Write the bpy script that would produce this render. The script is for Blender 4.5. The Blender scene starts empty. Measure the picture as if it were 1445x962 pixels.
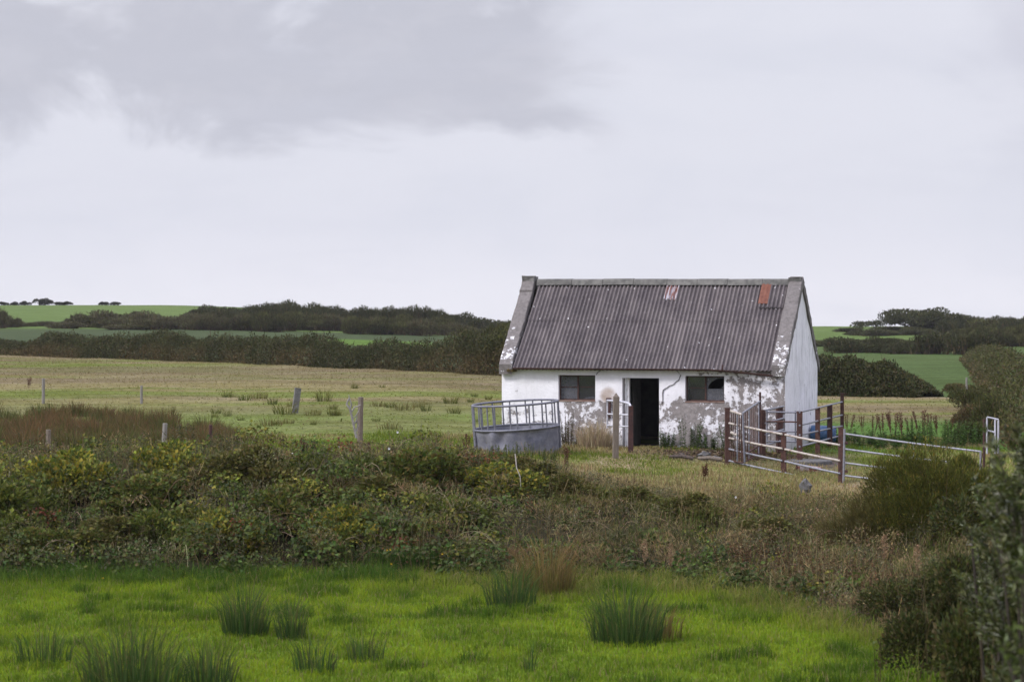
import bpy, math
import numpy as np
from mathutils import Vector, Matrix

S = bpy.context.scene
COL = S.collection
R = math.radians

# ------------------------------------------------------------------ camera
CAM_Z, F, HOR, CX = 3.6, 3000.0, 455.0, 722.5
cam_d = bpy.data.cameras.new('camera')
cam = bpy.data.objects.new('camera', cam_d)
COL.objects.link(cam)
cam.location = (0, 0, CAM_Z)
cam.rotation_euler = (R(90) - math.atan((481 - HOR) / F), 0, 0)
cam_d.sensor_width = 36.0
cam_d.lens = 36.0 * F / 1445.0
cam_d.clip_start = 0.1
cam_d.clip_end = 12000
cam_d.dof.use_dof = True
cam_d.dof.focus_distance = 60.0
cam_d.dof.aperture_fstop = 3.0
S.camera = cam

# ------------------------------------------------------------------ light
SUN_EL, SUN_AZ = 45.0, -64.0        # azimuth measured from behind the camera, negative = to the left
sd = Vector((math.sin(R(SUN_AZ)) * math.cos(R(SUN_EL)), -math.cos(R(SUN_AZ)) * math.cos(R(SUN_EL)), math.sin(R(SUN_EL))))
sun_d = bpy.data.lights.new('sun', 'SUN')
sun_d.energy = 3.2
sun_d.angle = R(12)
sun_d.color = (1.0, 0.965, 0.955)
sun = bpy.data.objects.new('sun', sun_d)
COL.objects.link(sun)
sun.rotation_euler = sd.to_track_quat('Z', 'Y').to_euler()

S.view_settings.view_transform = 'Standard'
S.view_settings.look = 'None'
S.view_settings.exposure = 0.0
S.view_settings.gamma = 1.0
S.view_settings.use_curve_mapping = False
S.cycles.max_bounces = 6
S.cycles.transparent_max_bounces = 6
S.cycles.use_denoising = True

W = bpy.data.worlds.new('World')
S.world = W
W.use_nodes = True
nt = W.node_tree
nt.nodes.clear()


class NB:
    """tiny node-tree writer"""
    def __init__(s, tree):
        s.t = tree

    def n(s, kind, **kw):
        nd = s.t.nodes.new(kind)
        for k, v in kw.items():
            setattr(nd, k, v)
        return nd

    def put(s, sock, v):
        if isinstance(v, bpy.types.NodeSocket):
            s.t.links.new(v, sock)
        elif isinstance(v, (tuple, list)) and len(v) == 3 and sock.type == 'RGBA':
            sock.default_value = (*v, 1)
        else:
            sock.default_value = v

    def math(s, op, a, b=0.0, c=None, clamp=False):
        nd = s.n('ShaderNodeMath', operation=op, use_clamp=clamp)
        s.put(nd.inputs[0], a)
        s.put(nd.inputs[1], b)
        if c is not None:
            s.put(nd.inputs[2], c)
        return nd.outputs[0]

    def ss(s, v, lo, hi, a=0.0, b=1.0):
        nd = s.n('ShaderNodeMapRange', interpolation_type='SMOOTHSTEP')
        s.put(nd.inputs[0], v)
        for i, q in enumerate((lo, hi, a, b)):
            nd.inputs[1 + i].default_value = q
        return nd.outputs[0]

    def mix(s, f, a, b, mode='MIX'):
        nd = s.n('ShaderNodeMix', data_type='RGBA', blend_type=mode)
        s.put(nd.inputs[0], f)
        s.put(nd.inputs[6], a)
        s.put(nd.inputs[7], b)
        return nd.outputs[2]

    def noise(s, vec, scale, detail=4.0, rough=0.55, dist=0.0):
        nd = s.n('ShaderNodeTexNoise')
        s.put(nd.inputs['Vector'], vec)
        nd.inputs['Scale'].default_value = scale
        nd.inputs['Detail'].default_value = detail
        nd.inputs['Roughness'].default_value = rough
        nd.inputs['Distortion'].default_value = dist
        return nd.outputs[0]

    def sep(s, vec):
        nd = s.n('ShaderNodeSeparateXYZ')
        s.put(nd.inputs[0], vec)
        return nd.outputs

    def comb(s, x, y, z):
        nd = s.n('ShaderNodeCombineXYZ')
        for i, v in enumerate((x, y, z)):
            s.put(nd.inputs[i], v)
        return nd.outputs[0]

    def mapping(s, vec, sc):
        nd = s.n('ShaderNodeMapping')
        s.put(nd.inputs[0], vec)
        nd.inputs['Scale'].default_value = sc
        return nd.outputs[0]


b = NB(nt)
tc = b.n('ShaderNodeTexCoord').outputs['Generated']
X, Y, Z = b.sep(tc)
# direction slopes (world space), valid for the part of the sky above the fields
ya = b.math('MAXIMUM', b.math('ABSOLUTE', Y), 0.15)
u = b.math('DIVIDE', X, ya)
v = b.math('DIVIDE', Z, ya)
wv = b.comb(u, b.math('MULTIPLY', v, 1.9), Y)
n1 = b.noise(wv, 9.0, 5.0, 0.55, 0.4)
n2 = b.noise(wv, 24.0, 6.0, 0.6, 0.3)
nn = b.math('ADD', b.math('MULTIPLY', b.math('SUBTRACT', n1, 0.5), 0.10), b.math('MULTIPLY', b.math('SUBTRACT', n2, 0.5), 0.018))
vv = b.math('ADD', v, nn)
uu = b.math('ADD', u, b.math('MULTIPLY', nn, 1.3))
# the broad grey cloud bank: base at v about 0.085, ends at u about 0.04
base_v = b.math('ADD', b.math('MULTIPLY', b.ss(uu, -0.235, -0.12, 1.0, 0.0), 0.012), 0.0)
m1 = b.math('MULTIPLY', b.ss(b.math('SUBTRACT', vv, base_v), 0.078, 0.098), b.ss(uu, 0.066, 0.018))
m1 = b.math('MULTIPLY', m1, b.ss(Z, 0.45, 0.25))
m1 = b.math('MULTIPLY', m1, b.ss(n2, 0.25, 0.62, 0.72, 1.0))
holes = b.ss(b.noise(wv, 15.0, 4.0, 0.5, 0.2), 0.54, 0.72)
m1 = b.math('MULTIPLY', m1, b.math('SUBTRACT', 1.0, b.math('MULTIPLY', holes, b.ss(v, 0.108, 0.14))))
m2 = b.math('MULTIPLY', b.ss(uu, 0.195, 0.26), b.ss(vv, 0.06, 0.15))
m3 = b.ss(n1, 0.42, 0.75)
skyc = b.mix(b.ss(Z, 0.0, 0.055), (0.875, 0.872, 0.945), (0.775, 0.785, 0.87))
skyc = b.mix(b.math('MULTIPLY', m3, 0.30), skyc, (0.66, 0.69, 0.79))
skyc = b.mix(b.math('MULTIPLY', m2, 0.6), skyc, (0.60, 0.60, 0.69))
dk = b.mix(b.ss(n2, 0.35, 0.65), (0.525, 0.535, 0.615), (0.60, 0.607, 0.685))
skyc = b.mix(m1, skyc, dk)
bandn = b.noise(b.comb(b.math('MULTIPLY', u, 2.2), b.math('MULTIPLY', v, 13.0), Y), 2.6, 5.0, 0.6, 0.3)
skyc = b.mix(b.math('MULTIPLY', b.ss(bandn, 0.45, 0.72), 0.22), skyc, (0.66, 0.675, 0.775))
# overcast sky is brighter towards the zenith
zen = b.ss(Z, 0.16, 0.75, 1.0, 2.3)
skyc = b.mix(1.0, skyc, b.comb(zen, zen, b.math('POWER', zen, 1.12)), 'MULTIPLY')
skt = b.n('ShaderNodeTexSky', sky_type='NISHITA')
skt.sun_disc = False
skt.sun_elevation = R(SUN_EL)
skt.sun_rotation = math.atan2(sd.x, sd.y)
skt.air_density = 1.0
skt.dust_density = 2.5
bg1 = b.n('ShaderNodeBackground')
b.put(bg1.inputs[0], skt.outputs[0])
bg1.inputs[1].default_value = 0.08
bg2 = b.n('ShaderNodeBackground')
b.put(bg2.inputs[0], skyc)
bg2.inputs[1].default_value = 1.0
mx = b.n('ShaderNodeMixShader')
mx.inputs[0].default_value = 0.96
nt.links.new(bg1.outputs[0], mx.inputs[1])
nt.links.new(bg2.outputs[0], mx.inputs[2])
wo = b.n('ShaderNodeOutputWorld')
nt.links.new(mx.outputs[0], wo.inputs[0])

# ------------------------------------------------------------------ helpers
rng = np.random.default_rng(7)


def U(a, c, n=None):
    return rng.uniform(a, c, n)


_tab = np.random.default_rng(3).random((256, 256))


def vn(x, y, sc, seed=0):
    """smooth value noise 0..1"""
    x = np.asarray(x, float) / sc + seed * 17.31
    y = np.asarray(y, float) / sc + seed * 9.77
    xi, yi = np.floor(x).astype(int), np.floor(y).astype(int)
    fx, fy = x - xi, y - yi
    fx, fy = fx * fx * (3 - 2 * fx), fy * fy * (3 - 2 * fy)
    g = lambda a, c: _tab[a & 255, c & 255]
    return (g(xi, yi) * (1 - fx) + g(xi + 1, yi) * fx) * (1 - fy) + (g(xi, yi + 1) * (1 - fx) + g(xi + 1, yi + 1) * fx) * fy


def fbm(x, y, sc, seed=0, o=3):
    r, a, t = 0, 1.0, 0
    for i in range(o):
        r = r + a * vn(x, y, sc / 2 ** i, seed + i)
        t += a
        a *= 0.5
    return r / t


def sstep(a, c, t):
    t = np.clip((np.asarray(t, float) - a) / (c - a), 0, 1)
    return t * t * (3 - 2 * t)


YT = [-60, 0, 10, 20, 26, 36, 38, 41, 44, 47, 50, 54, 58, 60, 65, 80, 100, 120, 150, 200, 250, 350, 450, 600, 1000, 4000, 9000]
ZL = [2.0, 1.9, 0.7, -0.55, -0.83, -0.85, -0.72, 0.0, 0.42, 0.33, 0.15, 0.1, 0.1, 0.05, 0.1, 0.3, 0.75, 1.1, 1.35, 2.2, 2.5, 4.6, 7.3, 6.5, 2, -12, -30]
ZR = [2.0, 1.9, 0.7, -0.55, -0.83, -0.85, -0.80, -0.72, -0.67, -0.62, -0.56, -0.43, -0.2, -0.05, 0.0, 0.15, 0.33, 0.40, 0.50, 0.65, 1.2, 2.95, 2.7, 2, 0, -12, -30]
_yd = np.concatenate([np.arange(-60, 200, 0.25), np.arange(200, 9000, 10.0)])
_k = np.exp(-np.linspace(-2, 2, 13) ** 2)
_k /= _k.sum()


def _smooth(t):
    z = np.interp(_yd, YT, t)
    n = 1040
    p = np.pad(z[:n], 6, mode='edge')
    z[:n] = np.convolve(p, _k, 'valid')
    return z


_zl, _zr = _smooth(ZL), _smooth(ZR)


def gz(x, y):
    x, y = np.asarray(x, float), np.asarray(y, float)
    far = sstep(90, 300, y)
    t = sstep(-4, 9, x) * (1 - far) + far * sstep(-0.17, 0.05, x / np.maximum(y, 1))
    z = np.interp(y, _yd, _zl) * (1 - t) + np.interp(y, _yd, _zr) * t
    z = z + (vn(x, y, 3.1, 1) - 0.5) * 0.10 + (vn(x, y, 0.9, 2) - 0.5) * 0.035
    return z


def g1(x, y):
    return float(gz(x, y))


def bnd(x):
    """line where the mown-looking lawn meets the overgrown bank"""
    return np.interp(x, [-14, -2, 1, 3.5, 4.6, 5.3, 6, 7, 9], [36.7, 36.5, 36.2, 34.6, 32.0, 28.9, 25.5, 20, 12]) + (vn(x, x * 0, 1.3, 9) - 0.5) * 1.1 + (vn(x, x * 0, .45, 10) - 0.5) * .5


def at(px, d):
    """x of the vertical plane through picture column px at distance d"""
    return (px - CX) / F * d


def zat(py, d):
    return CAM_Z - (py - HOR) / F * d


class Geo:
    def __init__(s):
        s.v, s.f, s.c, s.m, s.n = [], [], [], [], 0

    def add(s, v, f, c=(0.5, 0.5, 0.5), m=0):
        v = np.asarray(v, float).reshape(-1, 3)
        f = np.asarray(f, int).reshape(-1, 3)
        c = np.asarray(c, float)
        if c.ndim == 1:
            c = np.tile(c, (len(v), 1))
        s.v.append(v)
        s.f.append(f + s.n)
        s.c.append(c)
        s.m.append(np.full(len(f), m, int))
        s.n += len(v)
        return s

    def quads(s, v, q, c=(0.5, 0.5, 0.5), m=0):
        q = np.asarray(q, int).reshape(-1, 4)
        return s.add(v, np.concatenate([q[:, [0, 1, 2]], q[:, [0, 2, 3]]]), c, m)

    def build(s, name, mats, parent=None, loc=None, smooth=False, origin=None):
        v = np.concatenate(s.v)
        f = np.concatenate(s.f)
        c = np.concatenate(s.c)
        mi = np.concatenate(s.m)
        if origin is not None:
            v = v - np.asarray(origin, float)
            loc = origin
        me = bpy.data.meshes.new(name)
        me.vertices.add(len(v))
        me.vertices.foreach_set('co', v.astype(np.float32).ravel())
        me.loops.add(len(f) * 3)
        me.polygons.add(len(f))
        me.loops.foreach_set('vertex_index', f.astype(np.int32).ravel())
        me.polygons.foreach_set('loop_start', np.arange(0, len(f) * 3, 3, dtype=np.int32))
        me.polygons.foreach_set('loop_total', np.full(len(f), 3, np.int32))
        me.polygons.foreach_set('material_index', mi.astype(np.int32))
        me.polygons.foreach_set('use_smooth', np.full(len(f), smooth, bool))
        at_ = me.color_attributes.new('Col', 'FLOAT_COLOR', 'POINT')
        at_.data.foreach_set('color', np.concatenate([c, np.ones((len(c), 1))], 1).astype(np.float32).ravel())
        me.update(calc_edges=True)
        me.validate()
        for m in (mats if isinstance(mats, (list, tuple)) else [mats]):
            me.materials.append(m)
        o = bpy.data.objects.new(name, me)
        COL.objects.link(o)
        if parent:
            o.parent = parent
        if loc is not None:
            o.location = loc
        return o


def tag(o, label=None, cat=None, group=None, kind=None):
    for k, vv_ in (('label', label), ('category', cat), ('group', group), ('kind', kind)):
        if vv_:
            o[k] = vv_
    return o


def empty(name, loc, rz=0.0):
    o = bpy.data.objects.new(name, None)
    o.empty_display_size = 0.2
    COL.objects.link(o)
    o.location = loc
    o.rotation_euler = (0, 0, rz)
    return o


def copy_tree(o, parent=None):
    c = o.copy()
    COL.objects.link(c)
    if parent:
        c.parent = parent
    for ch in list(o.children):
        copy_tree(ch, c)
    return c


def unit(a):
    return a / np.maximum(np.linalg.norm(a, axis=-1, keepdims=True), 1e-9)


def rdir(n):
    return unit(rng.normal(size=(n, 3)))


WARM = np.array([1.10, 1.06, 0.76])


def pick(pal, n, jit=0.18, w=None):
    """n colours from a palette with value/hue jitter"""
    pal = np.asarray(pal, float)
    i = rng.choice(len(pal), n, p=None if w is None else np.asarray(w) / np.sum(w))
    c = pal[i] * (1 + rng.normal(0, jit, (n, 1))) * (1 + rng.normal(0, jit * 0.35, (n, 3)))
    c = np.where(c[:, 1:2] >= c[:, 0:1] * .97, c * WARM, c * [1.0, 1.02, 0.84])
    return np.clip(c, 0.003, 0.9)


def leaves(G, p, axis, nrm, ln, wd, col, m=0):
    """folded rhombus leaves"""
    n = len(p)
    axis = unit(axis)
    side = unit(np.cross(axis, nrm))
    up = np.cross(side, axis)
    ln = np.broadcast_to(np.asarray(ln, float), (n,))[:, None]
    wd = np.broadcast_to(np.asarray(wd, float), (n,))[:, None]
    a = p
    mid = p + axis * ln * 0.45
    t = p + axis * ln - up * ln * 0.12
    l = mid + side * wd * 0.5 + up * wd * 0.14
    r = mid - side * wd * 0.5 + up * wd * 0.14
    v = np.stack([a, l, t, r], 1).reshape(-1, 3)
    i = np.arange(n)[:, None] * 4
    f = np.concatenate([i + [0, 2, 1], i + [0, 3, 2]])
    G.add(v, f, np.repeat(col, 4, 0), m)


def blades(G, p, h, w, az, lean, colb, colt, m=0, droop=0.0):
    """grass blades: p base, lean = horizontal travel as share of h, az its heading"""
    n = len(p)
    h = np.broadcast_to(np.asarray(h, float), (n,))
    w = np.broadcast_to(np.asarray(w, float), (n,))
    lean = np.broadcast_to(np.asarray(lean, float), (n,))
    dr = np.stack([np.cos(az), np.sin(az), np.zeros(n)], 1)
    fa = U(0, math.pi, n)
    sv = np.stack([np.cos(fa), np.sin(fa), np.zeros(n)], 1) * (w * 0.5)[:, None]
    zz = np.array([0, 0, 1.0])
    mid = p + zz * (h * 0.58)[:, None] + dr * (h * lean * 0.28)[:, None]
    tip = p + zz * (h * (1 - droop * lean))[:, None] + dr * (h * lean)[:, None]
    v = np.stack([p - sv, p + sv, mid - sv * 0.75, mid + sv * 0.75, tip], 1).reshape(-1, 3)
    i = np.arange(n)[:, None] * 5
    f = np.concatenate([i + [0, 1, 3], i + [0, 3, 2], i + [2, 3, 4]])
    cm = (colb + colt) / 2
    c = np.stack([colb, colb, cm, cm, colt], 1).reshape(-1, 3)
    G.add(v, f, c, m)


def tube(G, pts, rad, n=6, col=(0.5, 0.5, 0.5), m=0, cap=True):
    pts = np.asarray(pts, float)
    k = len(pts)
    rad = np.broadcast_to(np.asarray(rad, float), (k,))
    tg = unit(np.gradient(pts, axis=0))
    ref = np.array([0, 0, 1.0]) if abs(tg[0][2]) < 0.9 else np.array([0, 1.0, 0])
    vs = []
    for i in range(k):
        s_ = np.cross(tg[i], ref)
        s_ = s_ / max(np.linalg.norm(s_), 1e-6)
        q = np.cross(s_, tg[i])
        a = np.arange(n) * 2 * math.pi / n
        vs.append(pts[i] + rad[i] * (np.cos(a)[:, None] * s_ + np.sin(a)[:, None] * q))
    v = np.concatenate(vs)
    qd = [[i * n + j, i * n + (j + 1) % n, (i + 1) * n + (j + 1) % n, (i + 1) * n + j] for i in range(k - 1) for j in range(n)]
    G.quads(v, qd, col, m)
    if cap:
        for i0 in (0, (k - 1) * n):
            G.add(v[i0:i0 + n], [[0, j, j + 1] for j in range(1, n - 1)], col, m)
    return G


def box(G, lo, hi, col=(0.5, 0.5, 0.5), m=0, M=None, jit=0.0):
    lo, hi = np.asarray(lo, float), np.asarray(hi, float)
    v = np.array([[(lo, hi)[i][0], (lo, hi)[j][1], (lo, hi)[k][2]] for i in (0, 1) for j in (0, 1) for k in (0, 1)])
    if jit:
        v = v + rng.normal(0, jit, v.shape)
    if M is not None:
        v = np.array([M @ Vector(q) for q in v])
    q = [[0, 1, 3, 2], [4, 6, 7, 5], [0, 4, 5, 1], [2, 3, 7, 6], [0, 2, 6, 4], [1, 5, 7, 3]]
    return G.quads(v, q, col, m)


def lump(G, c, r, sx=1, sy=1, sz=1, col=(0.5, 0.5, 0.5), m=0, rough=0.25, seed=0, n=12):
    """irregular rounded stone-like body"""
    th = np.linspace(0, math.pi, n // 2 + 2)
    ph = np.arange(n) * 2 * math.pi / n
    T, Pm = np.meshgrid(th, ph, indexing='ij')
    rr = r * (1 + rough * (vn(T * 3 + seed, np.cos(Pm) * 2 + seed * 3, 1.0, seed) - 0.5) * 2)
    v = np.stack([c[0] + sx * rr * np.sin(T) * np.cos(Pm), c[1] + sy * rr * np.sin(T) * np.sin(Pm), c[2] + sz * rr * np.cos(T)], -1)
    k = len(th)
    q = [[i * n + j, (i + 1) * n + j, (i + 1) * n + (j + 1) % n, i * n + (j + 1) % n] for i in range(k - 1) for j in range(n)]
    return G.quads(v.reshape(-1, 3), q, col, m)


# ------------------------------------------------------------------ materials
def new_mat(name):
    m = bpy.data.materials.new(name)
    m.use_nodes = True
    m.node_tree.nodes.clear()
    nb = NB(m.node_tree)
    out = nb.n('ShaderNodeOutputMaterial')
    return m, nb, out


def foliage_mat(name, transl=0.3, rough=0.55, spec=0.25):
    m, nb, out = new_mat(name)
    c = nb.n('ShaderNodeAttribute', attribute_name='Col').outputs['Color']
    p = nb.n('ShaderNodeBsdfPrincipled')
    nb.put(p.inputs['Base Color'], c)
    p.inputs['Roughness'].default_value = rough
    p.inputs['Specular IOR Level'].default_value = spec
    t = nb.n('ShaderNodeBsdfTranslucent')
    nb.put(t.inputs[0], c)
    mxs = nb.n('ShaderNodeMixShader')
    mxs.inputs[0].default_value = transl
    m.node_tree.links.new(p.outputs[0], mxs.inputs[1])
    m.node_tree.links.new(t.outputs[0], mxs.inputs[2])
    m.node_tree.links.new(mxs.outputs[0], out.inputs[0])
    return m


def surf_mat(name, cols, scale=6.0, rough=0.8, metal=0.0, bump=0.3, bscale=40.0, stretch=(1, 1, 1), lo=0.35, hi=0.65, spec=0.3, use_attr=False):
    """two or three colours mottled by noise, with bump"""
    m, nb, out = new_mat(name)
    tcn = nb.n('ShaderNodeTexCoord').outputs['Object']
    vec = nb.mapping(tcn, stretch)
    c = cols[0]
    for i, cc in enumerate(cols[1:]):
        c = nb.mix(nb.ss(nb.noise(vec, scale * (1 + 0.9 * i), 6.0, 0.65), lo, hi), c, cc)
    if use_attr:
        c = nb.mix(1.0, c, nb.n('ShaderNodeAttribute', attribute_name='Col').outputs['Color'], 'MULTIPLY')
    p = nb.n('ShaderNodeBsdfPrincipled')
    nb.put(p.inputs['Base Color'], c)
    p.inputs['Roughness'].default_value = rough
    p.inputs['Metallic'].default_value = metal
    p.inputs['Specular IOR Level'].default_value = spec
    bp = nb.n('ShaderNodeBump')
    bp.inputs['Strength'].default_value = bump
    bp.inputs['Distance'].default_value = 0.02
    nb.put(bp.inputs['Height'], nb.noise(vec, bscale, 5.0, 0.65))
    m.node_tree.links.new(bp.outputs[0], p.inputs['Normal'])
    m.node_tree.links.new(p.outputs[0], out.inputs[0])
    return m


M_leaf = foliage_mat('leaf', 0.30, 0.6, 0.15)
M_grass = foliage_mat('grass_blade', 0.42, 0.7, 0.06)
M_dry = foliage_mat('dry_stem', 0.15, 0.8, 0.1)
M_willow = foliage_mat('willow_leaf', 0.25, 0.42, 0.4)
M_rust = surf_mat('rusty_steel', [(0.068, 0.032, 0.027), (0.042, 0.023, 0.021), (0.092, 0.045, 0.034)], 5, 0.85, 0, 0.4, 60)
M_rustdark = surf_mat('dark_rusty_steel', [(0.048, 0.024, 0.023), (0.03, 0.02, 0.02), (0.075, 0.034, 0.028)], 6, 0.85, 0, 0.4, 60)
M_galv = surf_mat('galvanised_pipe', [(0.20, 0.205, 0.235), (0.14, 0.145, 0.17), (0.26, 0.26, 0.285)], 9, 0.5, 0.2, 0.1, 80, spec=0.5)
M_galvd = surf_mat('dull_galvanised_steel', [(0.15, 0.155, 0.19), (0.11, 0.115, 0.145), (0.19, 0.19, 0.22)], 7, 0.6, 0.2, 0.15, 70, spec=0.4)
M_skirt = surf_mat('weathered_sheet_steel', [(0.145, 0.15, 0.19), (0.105, 0.11, 0.145), (0.21, 0.21, 0.245)], 2.2, 0.6, 0.15, 0.2, 30, spec=0.4)
M_cream = surf_mat('faded_cream_pipe', [(0.40, 0.36, 0.32), (0.32, 0.285, 0.255), (0.15, 0.085, 0.065)], 5, 0.7, 0, 0.25, 60, lo=0.5, hi=0.68)
M_white = surf_mat('white_painted_pipe', [(0.50, 0.50, 0.54), (0.34, 0.34, 0.37)], 7, 0.55, 0, 0.1, 60)
M_wood = surf_mat('weathered_post_wood', [(0.145, 0.118, 0.092), (0.10, 0.08, 0.062), (0.19, 0.16, 0.13)], 4, 0.9, 0, 0.5, 22, stretch=(6, 6, 0.7))
M_oldwood = surf_mat('bleached_post_wood', [(0.24, 0.225, 0.205), (0.16, 0.15, 0.135)], 4, 0.9, 0, 0.5, 22, stretch=(6, 6, 0.7))
M_bark = surf_mat('grey_bark', [(0.27, 0.26, 0.245), (0.17, 0.16, 0.15)], 9, 0.9, 0, 0.5, 40)
M_twig = surf_mat('dark_twig', [(0.035, 0.028, 0.022), (0.055, 0.042, 0.034)], 9, 0.9, 0, 0.4, 40)
M_conc = surf_mat('lichened_concrete', [(0.12, 0.115, 0.108), (0.08, 0.078, 0.074), (0.18, 0.175, 0.165)], 3.2, 0.92, 0, 0.7, 28)
M_blue = surf_mat('faded_blue_plastic', [(0.045, 0.11, 0.23), (0.035, 0.085, 0.18), (0.085, 0.15, 0.26)], 4, 0.5, 0, 0.1, 20)
M_stone = surf_mat('field_stone', [(0.085, 0.085, 0.085), (0.055, 0.055, 0.055), (0.13, 0.125, 0.12)], 6, 0.9, 0, 0.6, 20)
M_muck = surf_mat('dry_muck', [(0.075, 0.055, 0.045), (0.13, 0.10, 0.08), (0.05, 0.04, 0.035)], 4, 0.95, 0, 0.9, 14)
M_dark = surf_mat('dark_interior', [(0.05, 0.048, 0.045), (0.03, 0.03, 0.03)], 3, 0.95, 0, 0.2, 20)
M_gutter = surf_mat('rusted_gutter', [(0.05, 0.026, 0.024), (0.032, 0.022, 0.023), (0.08, 0.04, 0.03)], 3, 0.85, 0, 0.4, 50, stretch=(0.6, 3, 3))


# ------------------------------------------------------------------ ground
def axis_lines(segs):
    o = []
    for a, c, st in segs:
        o.append(np.arange(a, c, st))
    return np.concatenate(o + [np.array([segs[-1][1]])])


yl = axis_lines([(-300, -60, 40), (-60, 20, 2.5), (20, 72, 0.3), (72, 130, 0.7), (130, 300, 2.5), (300, 700, 8), (700, 2000, 65), (2000, 9000, 700)])
xr = axis_lines([(0, 14, 0.3), (14, 40, 0.7), (40, 110, 2.5), (110, 300, 10), (300, 1000, 70), (1000, 6000, 1000)])
xl = np.concatenate([-xr[:0:-1], xr])
GX, GY = np.meshgrid(xl, yl)
GZ = gz(GX, GY)


def L3(a, c, t):
    return np.asarray(a) * (1 - t[..., None]) + np.asarray(c) * t[..., None]


def hedge_y(x):
    """the field boundary behind the cottage"""
    return np.interp(x, [-60, -36, -0.8, 14, 20, 26], [168, 150, 110, 98, 93, 90])


def ground_col(x, y):
    lawn = L3((0.090, 0.150, 0.010), (0.12, 0.18, 0.012), fbm(x, y, 2.2, 4))
    bank = L3((0.022, 0.024, 0.010), (0.04, 0.034, 0.016), fbm(x, y, 1.2, 5))
    f1 = sstep(0.40, 0.62, fbm(x, y, 3.0, 6))
    plat = L3((0.24, 0.19, 0.11), (0.13, 0.135, 0.035), f1)
    # meadow: streaks lying across the view
    f2 = sstep(0.40, 0.60, fbm(x * 0.22, y, 3.4, 11, 4))
    f3 = sstep(0.46, 0.66, fbm(x * 0.2, y, 5.5, 15, 4))
    mead = L3((0.105, 0.125, 0.022), (0.165, 0.14, 0.058), f2)
    mead = L3(mead, (0.115, 0.085, 0.048), f3 * 0.6)
    fr = sstep(100, 116, y + x * 0.9)
    mead = L3(mead, (0.19, 0.150, 0.085), fr * sstep(0.3, 0.6, fbm(x * .4, y, 4, 31)) * 0.85)
    gr = sstep(54, 57, y) * sstep(90, 74, y) * sstep(5, 0, x)
    mead = L3(mead, (0.095, 0.15, 0.018), gr * .9 * (0.3 + 0.6 * fbm(x, y, 4, 21)))
    rg = sstep(4, 9, x) * sstep(59, 61, y) * sstep(79, 72, y)
    mead = L3(mead, (0.06, 0.115, 0.018), rg)
    dkf = L3((0.034, 0.050, 0.017), (0.046, 0.064, 0.021), fbm(x, y, 9, 23))
    brt = sstep(0.13, 0.155, -(x + 0.045 * y) / y + 0.115 + 0.0 * x) * 0
    brt = np.exp(-(((x / np.maximum(y, 1) + 0.066) / 0.030) ** 4)) * sstep(176, 182, y) * sstep(215, 208, y)
    dkf = L3(dkf, (0.070, 0.125, 0.015), brt)
    rgt = sstep(0.12, 0.15, x / np.maximum(y, 1))
    dkf = L3(dkf, L3((0.042, 0.070, 0.014), (0.056, 0.084, 0.019), fbm(x * .5, y, 7, 25)), rgt)
    hill = L3((0.085, 0.125, 0.026), (0.068, 0.108, 0.022), fbm(x, y, 30, 27))
    c = L3(lawn, bank, sstep(-0.2, 0.25, y - bnd(x)))
    c = L3(c, plat, sstep(46.0, 48.5, y + (fbm(x, y, 2, 33) - .5) * 3))
    c = L3(c, mead, sstep(57, 60, y + 0.35 * np.abs(x - 3)))
    c = L3(c, dkf, sstep(0, 2, y - hedge_y(x)))
    c = L3(c, hill, sstep(258, 270, y))
    # bare trodden earth at the door and in the pen
    d1 = np.exp(-(((x - 6.0) / 2.3) ** 2 + ((y - 59.0) / 1.3) ** 2) * 1.2)
    d2 = np.exp(-(((x - 8.4) / 0.9) ** 2 + ((y - 58.0) / 2.0) ** 2))
    c = L3(c, (0.075, 0.058, 0.045), np.clip(np.maximum(d1, d2) * 1.4 * (0.4 + fbm(x, y, 0.8, 35)), 0, 1))
    return c


gc = ground_col(GX, GY)
ny, nx = GX.shape
ii = (np.arange(ny - 1)[:, None] * nx + np.arange(nx - 1)[None, :]).ravel()
Mg, nb, out = new_mat('ground_turf')
cA = nb.n('ShaderNodeAttribute', attribute_name='Col').outputs['Color']
ob = nb.n('ShaderNodeTexCoord').outputs['Object']
na = nb.noise(ob, 3.5, 8.0, 0.72)
nbg = nb.noise(nb.mapping(ob, (0.35, 1, 1)), 0.7, 6.0, 0.65)
k1 = nb.ss(na, 0.25, 0.75, 0.55, 1.42)
k2 = nb.ss(nbg, 0.3, 0.7, 0.75, 1.25)
kk = nb.math('MULTIPLY', k1, k2)
cA = nb.mix(1.0, cA, nb.comb(kk, kk, nb.math('MULTIPLY', kk, k2)), 'MULTIPLY')
p = nb.n('ShaderNodeBsdfPrincipled')
nb.put(p.inputs['Base Color'], cA)
p.inputs['Roughness'].default_value = 0.95
p.inputs['Specular IOR Level'].default_value = 0.1
bp = nb.n('ShaderNodeBump')
bp.inputs['Strength'].default_value = 0.8
bp.inputs['Distance'].default_value = 0.12
nb.put(bp.inputs['Height'], na)
Mg.node_tree.links.new(bp.outputs[0], p.inputs['Normal'])
Mg.node_tree.links.new(p.outputs[0], out.inputs[0])
G = Geo()
G.quads(np.stack([GX, GY, GZ], -1).reshape(-1, 3), np.stack([ii, ii + 1, ii + nx + 1, ii + nx], 1), gc.reshape(-1, 3))
tag(G.build('ground', Mg, smooth=True), kind='structure')

# ------------------------------------------------------------------ cottage
TH = R(18)
FLx, FLy, WID, DEP, EAVE = -0.30, 62.6, 8.42, 5.3, 2.325
house = empty('stone_shed', (FLx, FLy, 0), -TH)
tag(house, 'derelict whitewashed farm shed with peeling render and grey corrugated roof', 'shed')


def hw(x, y, z=0.0):
    c, s = math.cos(-TH), math.sin(-TH)
    return np.array([FLx + x * c - y * s, FLy + x * s + y * c, z])


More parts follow.
